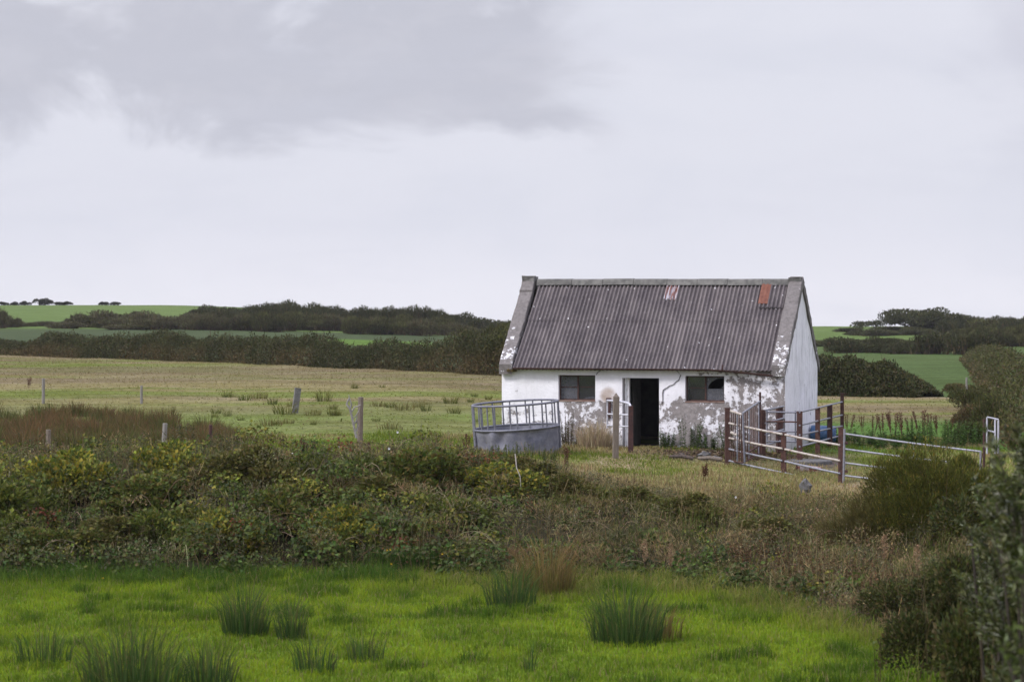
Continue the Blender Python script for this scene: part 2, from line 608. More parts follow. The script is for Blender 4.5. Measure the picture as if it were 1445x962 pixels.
def ridge_z(x):
    return 4.79 - 0.05 * np.asarray(x) / WID


def roof_z(x, y):
    return EAVE + (ridge_z(x) - EAVE) * (1 - np.abs(np.asarray(y) - DEP / 2) / (DEP / 2))


# wall material: limewash flaking off grey render
Mw, nb, out = new_mat('flaking_limewash')
ob = nb.n('ShaderNodeTexCoord').outputs['Object']
x_, y_, z_ = nb.sep(ob)
gn = nb.n('ShaderNodeTexCoord').outputs['Normal']
nx_, ny_, nz_ = nb.sep(gn)
side = nb.ss(nb.math('ABSOLUTE', nx_), 0.6, 0.8)
big = nb.noise(ob, 1.5, 7.0, 0.62, 0.3)
med = nb.noise(ob, 5.5, 7.0, 0.62, 0.2)
fine = nb.noise(ob, 17.0, 6.0, 0.7)
zn = lambda a, c_: nb.math('MULTIPLY', a, c_)
lowz = zn(nb.ss(z_, 1.35, 0.95), 0.30)
below = zn(nb.math('MULTIPLY', nb.ss(x_, 1.5, 2.1), nb.ss(z_, 1.42, 1.25)), 0.36)
rdoor = zn(nb.math('MULTIPLY', nb.ss(x_, 4.72, 5.15), nb.ss(z_, 1.75, 1.25)), 0.43)
rightx = zn(nb.ss(x_, 6.55, 6.9), 0.36)
topw = zn(nb.math('MULTIPLY', nb.ss(x_, 5.6, 6.0), nb.ss(z_, 2.04, 2.12)), 0.36)
drive = nb.math('MAXIMUM', nb.math('MAXIMUM', lowz, below), nb.math('MAXIMUM', rdoor, nb.math('MAXIMUM', rightx, topw)))
drive = nb.math('MULTIPLY', drive, nb.math('SUBTRACT', 1.0, side))
drive = nb.math('SUBTRACT', drive, 0.36)
val = nb.math('ADD', nb.math('ADD', nb.math('MULTIPLY', nb.math('SUBTRACT', big, 0.5), 1.1), nb.math('MULTIPLY', nb.math('SUBTRACT', med, 0.5), 1.2)), nb.math('MULTIPLY', nb.math('SUBTRACT', fine, 0.5), 0.55))
peel = nb.ss(nb.math('ADD', val, drive), -0.025, 0.04)
ren = nb.mix(nb.ss(nb.noise(ob, 9.0, 8.0, 0.7), 0.3, 0.7), (0.19, 0.172, 0.165), (0.30, 0.272, 0.262))
ren = nb.mix(nb.math('MULTIPLY', nb.ss(fine, 0.60, 0.68), 0.6), ren, (0.60, 0.59, 0.60))
ren = nb.mix(nb.ss(med, 0.62, 0.75), ren, (0.15, 0.135, 0.125))
wh = nb.mix(nb.ss(nb.noise(ob, 2.6, 7.0, 0.6), 0.35, 0.75), (0.82, 0.81, 0.845), (0.73, 0.72, 0.75))
streak = nb.ss(nb.noise(nb.mapping(ob, (7, 7, 0.55)), 1.6, 6.0, 0.7), 0.50, 0.70)
wh = nb.mix(nb.math('MULTIPLY', streak, nb.math('ADD', nb.math('MULTIPLY', side, 0.62), 0.10)), wh, (0.33, 0.325, 0.35))
gst = nb.math('MULTIPLY', nb.math('MULTIPLY', side, nb.ss(y_, 3.0, 5.0, 0.25, 1.0)), nb.ss(nb.noise(nb.mapping(ob, (3, 3, 1.1)), 1.5, 7.0, 0.65), 0.50, 0.62))
wh = nb.mix(nb.math('MULTIPLY', gst, 0.6), wh, (0.36, 0.35, 0.365))
spk = nb.ss(nb.noise(ob, 11.0, 8.0, 0.75), 0.655, 0.70)
wh = nb.mix(nb.math('MULTIPLY', spk, 0.65), wh, (0.24, 0.22, 0.21))
# green-brown splash band at the foot of the walls
wh = nb.mix(nb.math('MULTIPLY', nb.ss(nb.math('ADD', z_, nb.math('MULTIPLY', med, 0.5)), 0.75, 0.3), 0.5), wh, (0.25, 0.245, 0.20))
# rust weeping from the iron by the door
rr_ = nb.math('ADD', nb.math('POWER', nb.math('MULTIPLY', nb.math('SUBTRACT', x_, 3.25), 3.6), 2.0), nb.math('POWER', nb.math('MULTIPLY', nb.math('SUBTRACT', z_, 1.48), 3.8), 2.0))
wh = nb.mix(nb.math('MULTIPLY', nb.ss(rr_, 1.3, 0.1), nb.math('MULTIPLY', nb.ss(big, 0.25, 0.6), 0.75)), wh, (0.30, 0.19, 0.10))
wh = nb.mix(nb.math('MULTIPLY', nb.ss(nb.math('ADD', val, drive), -0.16, 0.0), 0.42), wh, (0.42, 0.40, 0.40))
cw = nb.mix(peel, wh, ren)
p = nb.n('ShaderNodeBsdfPrincipled')
nb.put(p.inputs['Base Color'], cw)
p.inputs['Roughness'].default_value = 0.93
p.inputs['Specular IOR Level'].default_value = 0.15
bp = nb.n('ShaderNodeBump')
bp.inputs['Strength'].default_value = 0.8
bp.inputs['Distance'].default_value = 0.02
nb.put(bp.inputs['Height'], nb.math('ADD', nb.math('MULTIPLY', peel, -0.7), nb.math('ADD', nb.math('MULTIPLY', fine, 0.8), nb.math('MULTIPLY', med, 0.7))))
Mw.node_tree.links.new(bp.outputs[0], p.inputs['Normal'])
Mw.node_tree.links.new(p.outputs[0], out.inputs[0])

WIN = [(1.741, 2.857, 1.335, 2.07), (5.533, 6.67, 1.345, 2.075)]
DOOR = (3.666, 4.763, -0.3, 2.0)
T = 0.42


def refine(br, st):
    o = []
    for a, c in zip(br[:-1], br[1:]):
        k = max(1, int(round((c - a) / st)))
        o.append(np.linspace(a, c, k, endpoint=False))
    return np.concatenate(o + [np.array([br[-1]])])


G = Geo()
ops = WIN + [DOOR]
xs = refine(sorted({0, WID, *[o[0] for o in ops], *[o[1] for o in ops]}), 0.11)
zs = refine(sorted({-0.45, EAVE - 0.03, 1.335, 1.345, 2.07, 2.075, 2.0}), 0.11)
XX, ZZ = np.meshgrid(xs, zs)
dist = np.full(XX.shape, 9.0)
for o in ops:
    dx = np.maximum(np.maximum(o[0] - XX, XX - o[1]), 0)
    dz = np.maximum(np.maximum(o[2] - ZZ, ZZ - o[3]), 0)
    dist = np.minimum(dist, np.hypot(dx, dz))
att = np.clip(np.minimum(dist, np.minimum(XX, WID - XX)) / 0.12, 0, 1)
YY = (fbm(XX, ZZ, 0.7, 41, 3) - 0.5) * 0.05 * att
cx_, cz_ = (XX[:-1, :-1] + XX[1:, 1:]) / 2, (ZZ[:-1, :-1] + ZZ[1:, 1:]) / 2
keep = np.ones(cx_.shape, bool)
for o in ops:
    keep &= ~((cx_ > o[0]) & (cx_ < o[1]) & (cz_ > o[2]) & (cz_ < o[3]))
n_ = len(xs)
ii = (np.arange(len(zs) - 1)[:, None] * n_ + np.arange(n_ - 1)[None, :])[keep]
q = np.stack([ii, ii + 1, ii + n_ + 1, ii + n_], 1)
G.quads(np.stack([XX, YY, ZZ], -1).reshape(-1, 3), q)                                          # outer face
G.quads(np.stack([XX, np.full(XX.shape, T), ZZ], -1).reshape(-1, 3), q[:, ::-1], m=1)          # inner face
for o in ops:                                                                                # reveals
    a, c, z0, z1 = o
    for (p0, p1) in (((a, z0), (a, z1)), ((a, z1), (c, z1)), ((c, z1), (c, z0)), ((c, z0), (a, z0))):
        G.quads([[p0[0], 0, p0[1]], [p1[0], 0, p1[1]], [p1[0], T, p1[1]], [p0[0], T, p0[1]]], [[0, 1, 2, 3]])
for xg, sgn in ((0.0, -1), (WID, 1)):
    ys = refine([0, DEP / 2, DEP], 0.13)
    rows = 40
    P_ = np.array([[[xg, yy, -0.45 + (roof_z(xg, yy) + 0.45) * k / rows] for yy in ys] for k in range(rows + 1)])
    skew = (-0.22 if sgn < 0 else 0.0) * P_[..., 1] / DEP
    P_[..., 0] += skew + sgn * (fbm(P_[..., 1], P_[..., 2], 0.8, 44) - 0.5) * 0.05 * np.clip(np.minimum(P_[..., 1], DEP - P_[..., 1]) / 0.1, 0, 1)
    k_ = len(ys)
    ii = (np.arange(rows)[:, None] * k_ + np.arange(k_ - 1)[None, :]).ravel()
    q = np.stack([ii, ii + 1, ii + k_ + 1, ii + k_], 1)
    G.quads(P_.reshape(-1, 3), q if sgn > 0 else q[:, ::-1])
    Pi = P_.copy()
    Pi[..., 0] = xg - sgn * T
    Pi[..., 2] = np.minimum(Pi[..., 2], roof_z(xg, Pi[..., 1]) - 0.02)
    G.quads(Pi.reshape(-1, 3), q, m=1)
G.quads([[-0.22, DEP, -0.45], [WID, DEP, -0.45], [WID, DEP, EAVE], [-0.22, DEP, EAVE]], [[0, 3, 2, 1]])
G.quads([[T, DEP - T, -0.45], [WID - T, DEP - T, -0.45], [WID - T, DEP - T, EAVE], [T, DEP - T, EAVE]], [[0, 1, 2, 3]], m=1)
G.quads([[0, 0, EAVE - .03], [WID, 0, EAVE - .03], [WID, T, EAVE - .03], [0, T, EAVE - .03]], [[0, 1, 2, 3]])
G.build('wall', [Mw, M_dark], house)
G = Geo()
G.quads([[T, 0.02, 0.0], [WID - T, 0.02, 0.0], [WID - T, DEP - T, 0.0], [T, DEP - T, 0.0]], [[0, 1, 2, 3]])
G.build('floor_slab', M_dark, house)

# crack running down from the eave
ck = [(5.30, 2.24), (5.33, 2.17), (5.41, 2.10), (5.37, 2.02), (5.35, 1.95), (5.26, 1.90), (5.20, 1.83), (5.08, 1.79), (4.99, 1.73), (4.93, 1.70), (4.885, 1.66), (4.87, 1.55), (4.875, 1.40), (4.862, 1.28)]
wd_ = [0.022, 0.02, 0.024, 0.018, 0.02, 0.016, 0.018, 0.012, 0.012, 0.01, 0.02, 0.02, 0.012, 0.006]
G = Geo()
vv_ = []
for (a, c), w_ in zip(ck, wd_):
    vv_ += [[a - w_ * .36, -0.028, c + w_ * .3], [a + w_ * .36, -0.028, c - w_ * .3], [a + w_ * .36, 0.01, c - w_ * .3], [a - w_ * .36, 0.01, c + w_ * .3]]
G.quads(vv_, [[i * 4 + j, i * 4 + (j + 1) % 4, i * 4 + 4 + (j + 1) % 4, i * 4 + 4 + j] for i in range(len(ck) - 1) for j in range(4)])
M_crack = surf_mat('crack_gap', [(0.03, 0.026, 0.025), (0.06, 0.05, 0.045)], 9, 0.95)
G.build('crack', M_crack, house)
G = Geo()
ck2 = [(3.02, 2.24), (3.0, 2.19), (2.93, 2.15), (2.89, 2.08)]
vv_ = []
for a, c in ck2:
    w_ = 0.008
    vv_ += [[a - w_, -0.026, c], [a + w_, -0.026, c], [a + w_, 0.01, c], [a - w_, 0.01, c]]
G.quads(vv_, [[i * 4 + j, i * 4 + (j + 1) % 4, i * 4 + 4 + (j + 1) % 4, i * 4 + 4 + j] for i in range(3) for j in range(4)])
G.build('crack', M_crack, house)

# roof sheeting -----------------------------------------------------
Mr, nb, out = new_mat('old_cement_sheeting')
ob = nb.n('ShaderNodeTexCoord').outputs['Object']
sl = nb.mapping(ob, (3.0, 0.5, 0.5))
n1_ = nb.noise(sl, 1.5, 7.0, 0.62)
n2_ = nb.noise(ob, 1.1, 6.0, 0.6)
n3_ = nb.noise(ob, 13.0, 6.0, 0.7)
c = nb.mix(nb.ss(n1_, 0.32, 0.68), (0.092, 0.079, 0.081), (0.155, 0.134, 0.132))
c = nb.mix(nb.math('MULTIPLY', nb.ss(n2_, 0.42, 0.66), 0.55), c, (0.068, 0.058, 0.063))
c = nb.mix(nb.math('MULTIPLY', nb.ss(n3_, 0.52, 0.66), 0.5), c, (0.22, 0.198, 0.192))
c = nb.mix(nb.math('MULTIPLY', nb.ss(nb.noise(ob, 9.0, 7.0, 0.75), 0.57, 0.68), 0.6), c, (0.045, 0.04, 0.042))
# crests of the corrugation are coloured paler than the valleys: the wave is written into Col by the builder
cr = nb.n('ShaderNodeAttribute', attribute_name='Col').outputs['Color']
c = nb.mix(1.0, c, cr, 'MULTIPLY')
vor = nb.n('ShaderNodeTexVoronoi')
nb.put(vor.inputs['Vector'], ob)
vor.inputs['Scale'].default_value = 2.3
c = nb.mix(nb.ss(vor.outputs['Distance'], 0.075, 0.045), c, (0.62, 0.61, 0.60))
p = nb.n('ShaderNodeBsdfPrincipled')
nb.put(p.inputs['Base Color'], c)
p.inputs['Roughness'].default_value = 0.9
p.inputs['Specular IOR Level'].default_value = 0.2
bp = nb.n('ShaderNodeBump')
bp.inputs['Strength'].default_value = 0.5
bp.inputs['Distance'].default_value = 0.01
nb.put(bp.inputs['Height'], n3_)
Mr.node_tree.links.new(bp.outputs[0], p.inputs['Normal'])
Mr.node_tree.links.new(p.outputs[0], out.inputs[0])
PITCH = 0.1215


def sheet(G, x0, x1, s0, s1, front=True, lift=0.0, amp=0.029, per=8, m=0, plain=False, edge=0.0):
    """corrugated sheet on the slope; s runs 0 at the eave to 1 at the ridge"""
    nxs = int((x1 - x0) / PITCH * per)
    xs_ = np.linspace(x0, x1, nxs + 1)
    ss_ = np.linspace(s0, s1, max(2, int((s1 - s0) * 14) + 1))
    XX_, SS_ = np.meshgrid(xs_, ss_)
    half = DEP / 2
    yy = -0.13 + (half + 0.13) * SS_
    if not front:
        yy = DEP - yy
    zz = roof_z(XX_, np.where(front, yy, DEP - yy)) if front else roof_z(XX_, yy)
    # outside the wall line the slope simply continues
    zz = EAVE + (ridge_z(XX_) - EAVE) * ((-0.13 + (half + 0.13) * SS_) / half)
    ph = XX_ / PITCH * 2 * math.pi
    wave = amp * np.sin(ph)
    sag = -0.035 * np.sin(np.pi * SS_) * (0.5 + vn(XX_, SS_, 2.0, 51)) + (vn(XX_, SS_ * 3, 0.8, 52) - 0.5) * 0.012
    off = wave + sag + lift + 0.045
    nz = half / math.hypot(half, 2.55)
    ny_n = -2.55 / math.hypot(half, 2.55) * (1 if front else -1)
    P2 = np.stack([XX_, yy + ny_n * off, zz + nz * off], -1)
    if edge:
        P2[0, :, 1] += -np.abs(rng.normal(0, edge, P2.shape[1]))
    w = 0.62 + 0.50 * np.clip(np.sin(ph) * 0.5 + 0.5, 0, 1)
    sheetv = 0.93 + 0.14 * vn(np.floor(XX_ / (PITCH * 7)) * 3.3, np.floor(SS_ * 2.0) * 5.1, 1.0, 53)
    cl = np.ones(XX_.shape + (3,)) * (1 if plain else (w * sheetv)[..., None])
    k_ = len(xs_)
    ii = (np.arange(len(ss_) - 1)[:, None] * k_ + np.arange(k_ - 1)[None, :]).ravel()
    q_ = np.stack([ii, ii + 1, ii + k_ + 1, ii + k_], 1)
    if not front:
        q_ = q_[:, ::-1]
    v_ = P2.reshape(-1, 3)
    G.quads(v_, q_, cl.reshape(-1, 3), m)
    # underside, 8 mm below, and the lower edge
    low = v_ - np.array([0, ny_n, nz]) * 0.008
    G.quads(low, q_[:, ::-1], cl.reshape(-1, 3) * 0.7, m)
    e = np.arange(k_ - 1)
    vv2 = np.concatenate([v_[:k_], low[:k_]])
    G.quads(vv2, np.stack([e, e + k_, e + k_ + 1, e + 1], 1), np.concatenate([cl.reshape(-1, 3)[:k_]] * 2) * 0.6, m)


G = Geo()
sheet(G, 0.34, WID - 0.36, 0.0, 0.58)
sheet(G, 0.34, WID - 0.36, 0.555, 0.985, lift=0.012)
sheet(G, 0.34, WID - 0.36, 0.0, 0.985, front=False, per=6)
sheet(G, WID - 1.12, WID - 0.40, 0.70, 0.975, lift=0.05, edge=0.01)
roof = G.build('roof', Mr, house, smooth=True)
roof['label'] = 'grey corrugated cement roof sheets with darker weathered streaks'
M_patch = surf_mat('half_rusted_tin', [(0.33, 0.33, 0.37), (0.40, 0.40, 0.43), (0.15, 0.055, 0.035)], 1.6, 0.6, 0.1, 0.2, 30, stretch=(9, .8, .8), lo=0.40, hi=0.58)
M_patch2 = surf_mat('fully_rusted_tin', [(0.135, 0.048, 0.03), (0.10, 0.038, 0.028), (0.17, 0.07, 0.045)], 3.0, 0.85, 0, 0.3, 30)


def fx(px, y=0.0):
    """local x on the cottage for a picture column at local depth y"""
    k = (px - CX) / F
    a, c = FLx + y * math.sin(TH), FLy + y * math.cos(TH)
    return (k * c - a) / (math.cos(TH) + k * math.sin(TH))


G = Geo()
xa, xb = fx(939, 2.3), fx(957, 2.3)
sheet(G, xa, xb, 0.80, 0.93, lift=0.03, plain=True)
sheet(G, xa, xb, 0.92, 0.985, lift=0.032, plain=True, m=0)
o = G.build('tin_patch', M_patch, roof, smooth=True)
o['label'] = 'silver and rust striped tin patch'
G = Geo()
xa, xb = fx(1073.5, 2.3), fx(1087, 2.3)
sheet(G, xa, xb, 0.74, 0.985, lift=0.075, plain=True, amp=0.006)
o = G.build('tin_patch', M_patch2, roof, smooth=True)
o['label'] = 'all rust red tin patch'

# ridge capping, one slab after the other
G = Geo()
x = 0.30
i = 0
while x < WID - 0.35:
    ln = min(U(0.85, 1.15), WID - 0.35 - x)
    zt = float(ridge_z(x)) + 0.145 + U(-0.008, 0.008)
    dz2 = U(-0.006, 0.006)
    a, c, hf = x + 0.006, x + ln - 0.006, DEP / 2
    pr = [(hf - 0.20, zt - 0.19), (hf - 0.14, zt - 0.03), (hf - 0.04, zt), (hf + 0.04, zt), (hf + 0.14, zt - 0.03), (hf + 0.20, zt - 0.19)]
    v_ = [[a, yy, zz] for yy, zz in pr] + [[c, yy, zz + dz2] for yy, zz in pr]
    cl = np.full(3, U(0.88, 1.1))
    G.quads(v_, [[j, j + 1, j + 7, j + 6] for j in range(5)] + [[0, 6, 11, 5]], cl)
    G.add(v_, [[0, 2, 1], [0, 3, 2], [0, 4, 3], [0, 5, 4], [6, 7, 8], [6, 8, 9], [6, 9, 10], [6, 10, 11]], cl)
    x += ln
M_ridge = surf_mat('ridge_concrete', [(0.115, 0.11, 0.102), (0.078, 0.078, 0.073), (0.165, 0.16, 0.148)], 2.5, 0.92, 0, 0.6, 26, use_attr=True)
G.build('ridge_capping', M_ridge, roof)

# gable copings with worn limewash
Mc, nb, out = new_mat('worn_coping')
ob = nb.n('ShaderNodeTexCoord').outputs['Object']
x_, y_, z_ = nb.sep(ob)
nA = nb.noise(ob, 4.2, 8.0, 0.66, 0.2)
base = nb.mix(nb.ss(nb.noise(ob, 9, 7, 0.7), 0.3, 0.7), (0.105, 0.095, 0.09), (0.175, 0.158, 0.15))
nB = nb.noise(ob, 11.0, 8.0, 0.7)
wmask = nb.math('MULTIPLY', nb.ss(nb.math('ADD', nb.math('ADD', nb.math('MULTIPLY', nA, 0.6), nb.math('MULTIPLY', nB, 0.4)), nb.ss(z_, 4.3, 2.5, -0.10, 0.012)), 0.535, 0.585), 0.85)
c = nb.mix(wmask, base, (0.72, 0.72, 0.73))
p = nb.n('ShaderNodeBsdfPrincipled')
nb.put(p.inputs['Base Color'], c)
p.inputs['Roughness'].default_value = 0.93
bp = nb.n('ShaderNodeBump')
bp.inputs['Strength'].default_value = 0.9
bp.inputs['Distance'].default_value = 0.02
nb.put(bp.inputs['Height'], nb.noise(ob, 20, 6, 0.7))
Mc.node_tree.links.new(bp.outputs[0], p.inputs['Normal'])
Mc.node_tree.links.new(p.outputs[0], out.inputs[0])


def coping(xc0, xc1, skew, breaks, lab):
    G = Geo()
    half = DEP / 2
    for front in (True, False):
        for bi, (s0, s1, dx, dl) in enumerate(breaks):
            ss_ = np.linspace(s0, s1, max(3, int((s1 - s0) * 26)))
            ring = []
            for s_ in ss_:
                yl_ = -0.15 + (half + 0.15) * s_
                yy = yl_ if front else DEP - yl_
                xc = (xc0 + xc1) / 2
                z0 = EAVE + (float(ridge_z(xc)) - EAVE) * (yl_ / half)
                a = xc0 + dx + skew * yy / DEP + U(-0.012, 0.012)
                c_ = xc1 + dx + skew * yy / DEP + U(-0.012, 0.012)
                top = 0.20 + dl + U(-0.008, 0.008)
                bot = -0.10
                ring.append([[a, yy, z0 + bot], [a, yy, z0 + top - 0.02], [a + 0.02, yy, z0 + top], [c_ - 0.02, yy, z0 + top + U(-.01, .01)], [c_, yy, z0 + top - 0.02], [c_, yy, z0 + bot]])
            v_ = np.array(ring).reshape(-1, 3)
            k_ = len(ss_)
            G.quads(v_, [[i * 6 + j, i * 6 + (j + 1) % 6, (i + 1) * 6 + (j + 1) % 6, (i + 1) * 6 + j] for i in range(k_ - 1) for j in range(6)])
            for e in (0, (k_ - 1) * 6):
                G.add(v_[e:e + 6], [[0, 1, 2], [0, 2, 3], [0, 3, 4], [0, 4, 5]])
    o = G.build('gable_coping', Mc, house)
    o['label'] = lab


coping(-0.055, 0.35, -0.22, [(0.0, 0.825, 0.0, 0.0), (0.835, 1.0, -0.01, 0.03)], 'weathered coping broken near the top')
coping(WID - 0.36, WID + 0.04, 0.0, [(0.0, 0.52, 0.0, 0.0), (0.523, 1.0, 0.004, 0.006)], 'weathered coping with patchy limewash')
for xc, sk in ((0.16, -0.11), (WID - 0.17, 0)):
    G = Geo()
    zt = float(ridge_z(xc))
    box(G, (xc - 0.19 + sk, DEP / 2 - 0.17, zt + 0.02), (xc + 0.19 + sk, DEP / 2 + 0.17, zt + 0.20), jit=0.022)
    G.build('gable_cap_stone', M_conc, house)

# rusty gutter, sagging loose at the right
G = Geo()
gp = []
for px_ in np.linspace(724, 1000, 24):
    gp.append((fx(px_, -0.2), 2.23 + U(-.003, .003)))
for px_, z in ((1020, 2.205), (1040, 2.17), (1060, 2.13), (1078, 2.095), (1090, 2.075)):
    gp.append((fx(px_, -0.2), z))
ring = []
for a, z in gp:
    for t in np.linspace(math.pi, 2 * math.pi, 7):
        ring.append([a, -0.205 + 0.055 * math.cos(t), z + 0.05 + 0.055 * math.sin(t)])
    for t in np.linspace(2 * math.pi, math.pi, 7):
        ring.append([a, -0.205 + 0.049 * math.cos(t), z + 0.05 + 0.049 * math.sin(t)])
G.quads(ring, [[i * 14 + j, i * 14 + (j + 1) % 14, i * 14 + 14 + (j + 1) % 14, i * 14 + 14 + j] for i in range(len(gp) - 1) for j in range(14)])
for a in np.linspace(0.5, 7.0, 6):
    box(G, (a - .012, -0.15, 2.225), (a + .012, -0.02, 2.245))
o = G.build('gutter', M_gutter, house)
o['label'] = 'rusty gutter hanging loose at its right end'
# stub of an iron pipe above the loose end of the gutter
G = Geo()
xx_ = fx(1019, -0.2)
tube(G, [[xx_, -0.17, 2.2], [xx_, -0.17, 2.33], [xx_ + .01, -0.16, 2.40]], 0.02, 8)
G.build('pipe_stub', M_rustdark, house)

# windows -------------------------------------------------------------
M_frame = surf_mat('rusted_window_iron', [(0.045, 0.03, 0.028), (0.03, 0.024, 0.025), (0.085, 0.04, 0.03)], 8, 0.85, 0, 0.3, 50)
M_sill = surf_mat('worn_sill', [(0.22, 0.13, 0.10), (0.13, 0.08, 0.07), (0.30, 0.22, 0.18)], 6, 0.9, 0, 0.5, 40, stretch=(0.5, 1, 1))


def glass_mat(name, grey_mix, dc):
    m, nb_, out_ = new_mat(name)
    ob_ = nb_.n('ShaderNodeTexCoord').outputs['Object']
    tr = nb_.n('ShaderNodeBsdfTransparent')
    tr.inputs[0].default_value = (0.75, 0.77, 0.78, 1)
    gl = nb_.n('ShaderNodeBsdfGlossy')
    gl.inputs['Roughness'].default_value = 0.12
    gl.inputs[0].default_value = (0.8, 0.8, 0.85, 1)
    m1_ = nb_.n('ShaderNodeMixShader')
    m1_.inputs[0].default_value = 0.07
    m.node_tree.links.new(tr.outputs[0], m1_.inputs[1])
    m.node_tree.links.new(gl.outputs[0], m1_.inputs[2])
    df = nb_.n('ShaderNodeBsdfDiffuse')
    df.inputs[0].default_value = (*dc, 1)
    m2_ = nb_.n('ShaderNodeMixShader')
    fz = nb_.math('MULTIPLY', nb_.ss(nb_.noise(ob_, 6.0, 5.0, 0.6), 0.3, 0.7, 0.7, 1.0), grey_mix)
    nb_.put(m2_.inputs[0], fz)
    m.node_tree.links.new(m1_.outputs[0], m2_.inputs[1])
    m.node_tree.links.new(df.outputs[0], m2_.inputs[2])
    m.node_tree.links.new(m2_.outputs[0], out_.inputs[0])
    return m


MG_clear = glass_mat('grimy_glass', 0.12, (0.16, 0.16, 0.17))
MG_dirt_refl = glass_mat('dirt_reflection_glass', 0.75, (0.135, 0.138, 0.155))  # dirt film, and the left window's grey reflection painted in as diffuse colour


def window(wi, lab):
    a, c, z0, z1 = WIN[wi]
    w = Geo()
    yf, t = 0.13, 0.028
    box(w, (a + .003, yf, z0 + .003), (a + t * 1.3, yf + .05, z1 - .003))
    box(w, (c - t * 1.3, yf, z0 + .003), (c - .003, yf + .05, z1 - .003))
    box(w, (a + t * 1.3, yf, z1 - t * 1.3), (c - t * 1.3, yf + .05, z1 - .003))
    box(w, (a + t * 1.3, yf, z0 + .003), (c - t * 1.3, yf + .05, z0 + t * 1.4))
    mx_ = (a + c) / 2
    box(w, (mx_ - .022, yf - .004, z0 + t * 1.4), (mx_ + .022, yf + .052, z1 - t * 1.3))
    zm = (z0 + z1) / 2 + 0.02
    box(w, (a + t * 1.3, yf + .006, zm - .011), (mx_ - .022, yf + .044, zm + .011))
    if wi == 0:
        box(w, (mx_ + .022, yf + .006, zm - .011), (c - t * 1.3, yf + .044, zm + .011))
    fr = empty('window', (0, 0, 0))
    fr.parent = house
    fr['label'] = lab
    w.build('frame', M_frame, fr)
    g = Geo()
    yg = yf + .025
    L0, L1, R0, R1 = a + t * 1.3, mx_ - .022, mx_ + .022, c - t * 1.3
    B0, B1, T0, T1 = z0 + t * 1.4, zm - .011, zm + .011, z1 - t * 1.3

    def pane(pl, mi):
        k = len(pl)
        v_ = [[q_[0], yg, q_[1]] for q_ in pl] + [[q_[0], yg + .004, q_[1]] for q_ in pl]
        f_ = [[0, i, i + 1] for i in range(1, k - 1)] + [[k, k + i + 1, k + i] for i in range(1, k - 1)]
        g.add(v_, f_, m=mi)
    rect = lambda p0, p1, q0, q1: [(p0, q0), (p1, q0), (p1, q1), (p0, q1)]
    if wi == 0:
        pane(rect(L0, L1, B0, B1), 1)
        pane(rect(L0, L1, T0, T1), 1)
        pane(rect(R0, R1, B0, B1), 0)
        pane(rect(R0, R1, T0, T1), 0)
        pane([(R0 + .16, B0), (R1, B0), (R1, B0 + .07), (R0 + .36, B0 + .075), (R0 + .2, B0 + .04)], 1)
    else:
        pane(rect(L0, L1, B0, B1), 0)
        pane(rect(L0, L1, T0, T1), 0)
        # right light: one tall sheet, smashed in an arc at the upper right
        zs_ = z0 + (z1 - z0) * 0.50
        pane(rect(R0, R1, B0, zs_), 1)
        cxr, czr, rad = R1 - 0.02, zs_ - 0.02, R1 - R0 - 0.06
        for i in range(10):
            t0_, t1_ = math.pi * (1 - 0.5 * i / 10), math.pi * (1 - 0.5 * (i + 1) / 10)
            q0 = (cxr + rad * math.cos(t0_), czr + rad * .72 * math.sin(t0_))
            q1 = (cxr + rad * math.cos(t1_), czr + rad * .72 * math.sin(t1_))
            o0 = (R0, min(T1, q0[1])) if i < 4 else (q0[0], T1)
            o1 = (R0, min(T1, q1[1])) if i + 1 < 4 else ((R0, T1) if i + 1 == 4 else (q1[0], T1))
            o0 = (R0, T1) if i == 4 else o0
            pl = [q0, q1, o1, o0]
            pane(pl, 1)
        pane([(R0, T1), (R0, zs_), (R0 + .04, zs_ + .1)], 1)
        pane([(R1 - .07, zs_ + .03), (R1, zs_), (R1, zs_ + .13)], 1)
    g.build('pane', [MG_clear, MG_dirt_refl], fr)
    sgeo = Geo()
    box(sgeo, (a - .0, -0.012, z0 - .035), (c + .0, yf + .02, z0 + .0025), jit=0.003)
    sgeo.build('sill', M_sill, fr)


window(0, 'left window with two dull panes and two dark panes')
window(1, 'right window with a smashed upper pane')

# doorway: white painted jamb board, and open plank door swung inside
M_jamb = surf_mat('white_painted_timber', [(0.72, 0.72, 0.74), (0.58, 0.57, 0.58), (0.40, 0.38, 0.36)], 5, 0.8, 0, 0.3, 30, stretch=(4, 4, 0.6), lo=0.45, hi=0.7)
G = Geo()
box(G, (DOOR[0] + .035, 0.14, 0.0), (DOOR[0] + .17, 0.26, 1.985))
box(G, (DOOR[0] + .004, 0.16, 0.0), (DOOR[0] + .035, 0.25, 1.99), m=1)
G.build('door_jamb', [M_jamb, M_rustdark], house)
G = Geo()
for i in range(6):
    box(G, (DOOR[0] + .18, 0.45 + i * .15, 0.04), (DOOR[0] + .215, 0.595 + i * .15, 1.93), jit=0.002)
G.build('door', M_dark, house)

# iron plate fixed to the wall beside the door
G = Geo()
xa = fx(856, 0)
box(G, (xa, -0.05, 0.85), (xa + 0.13, -0.012, 1.42), jit=0.004)
for zz in (1.35, 0.95):
    tube(G, [[xa + .065, -0.05, zz], [xa + .065, -0.075, zz]], 0.018, 8)
G.build('iron_plate', M_rustdark, house)
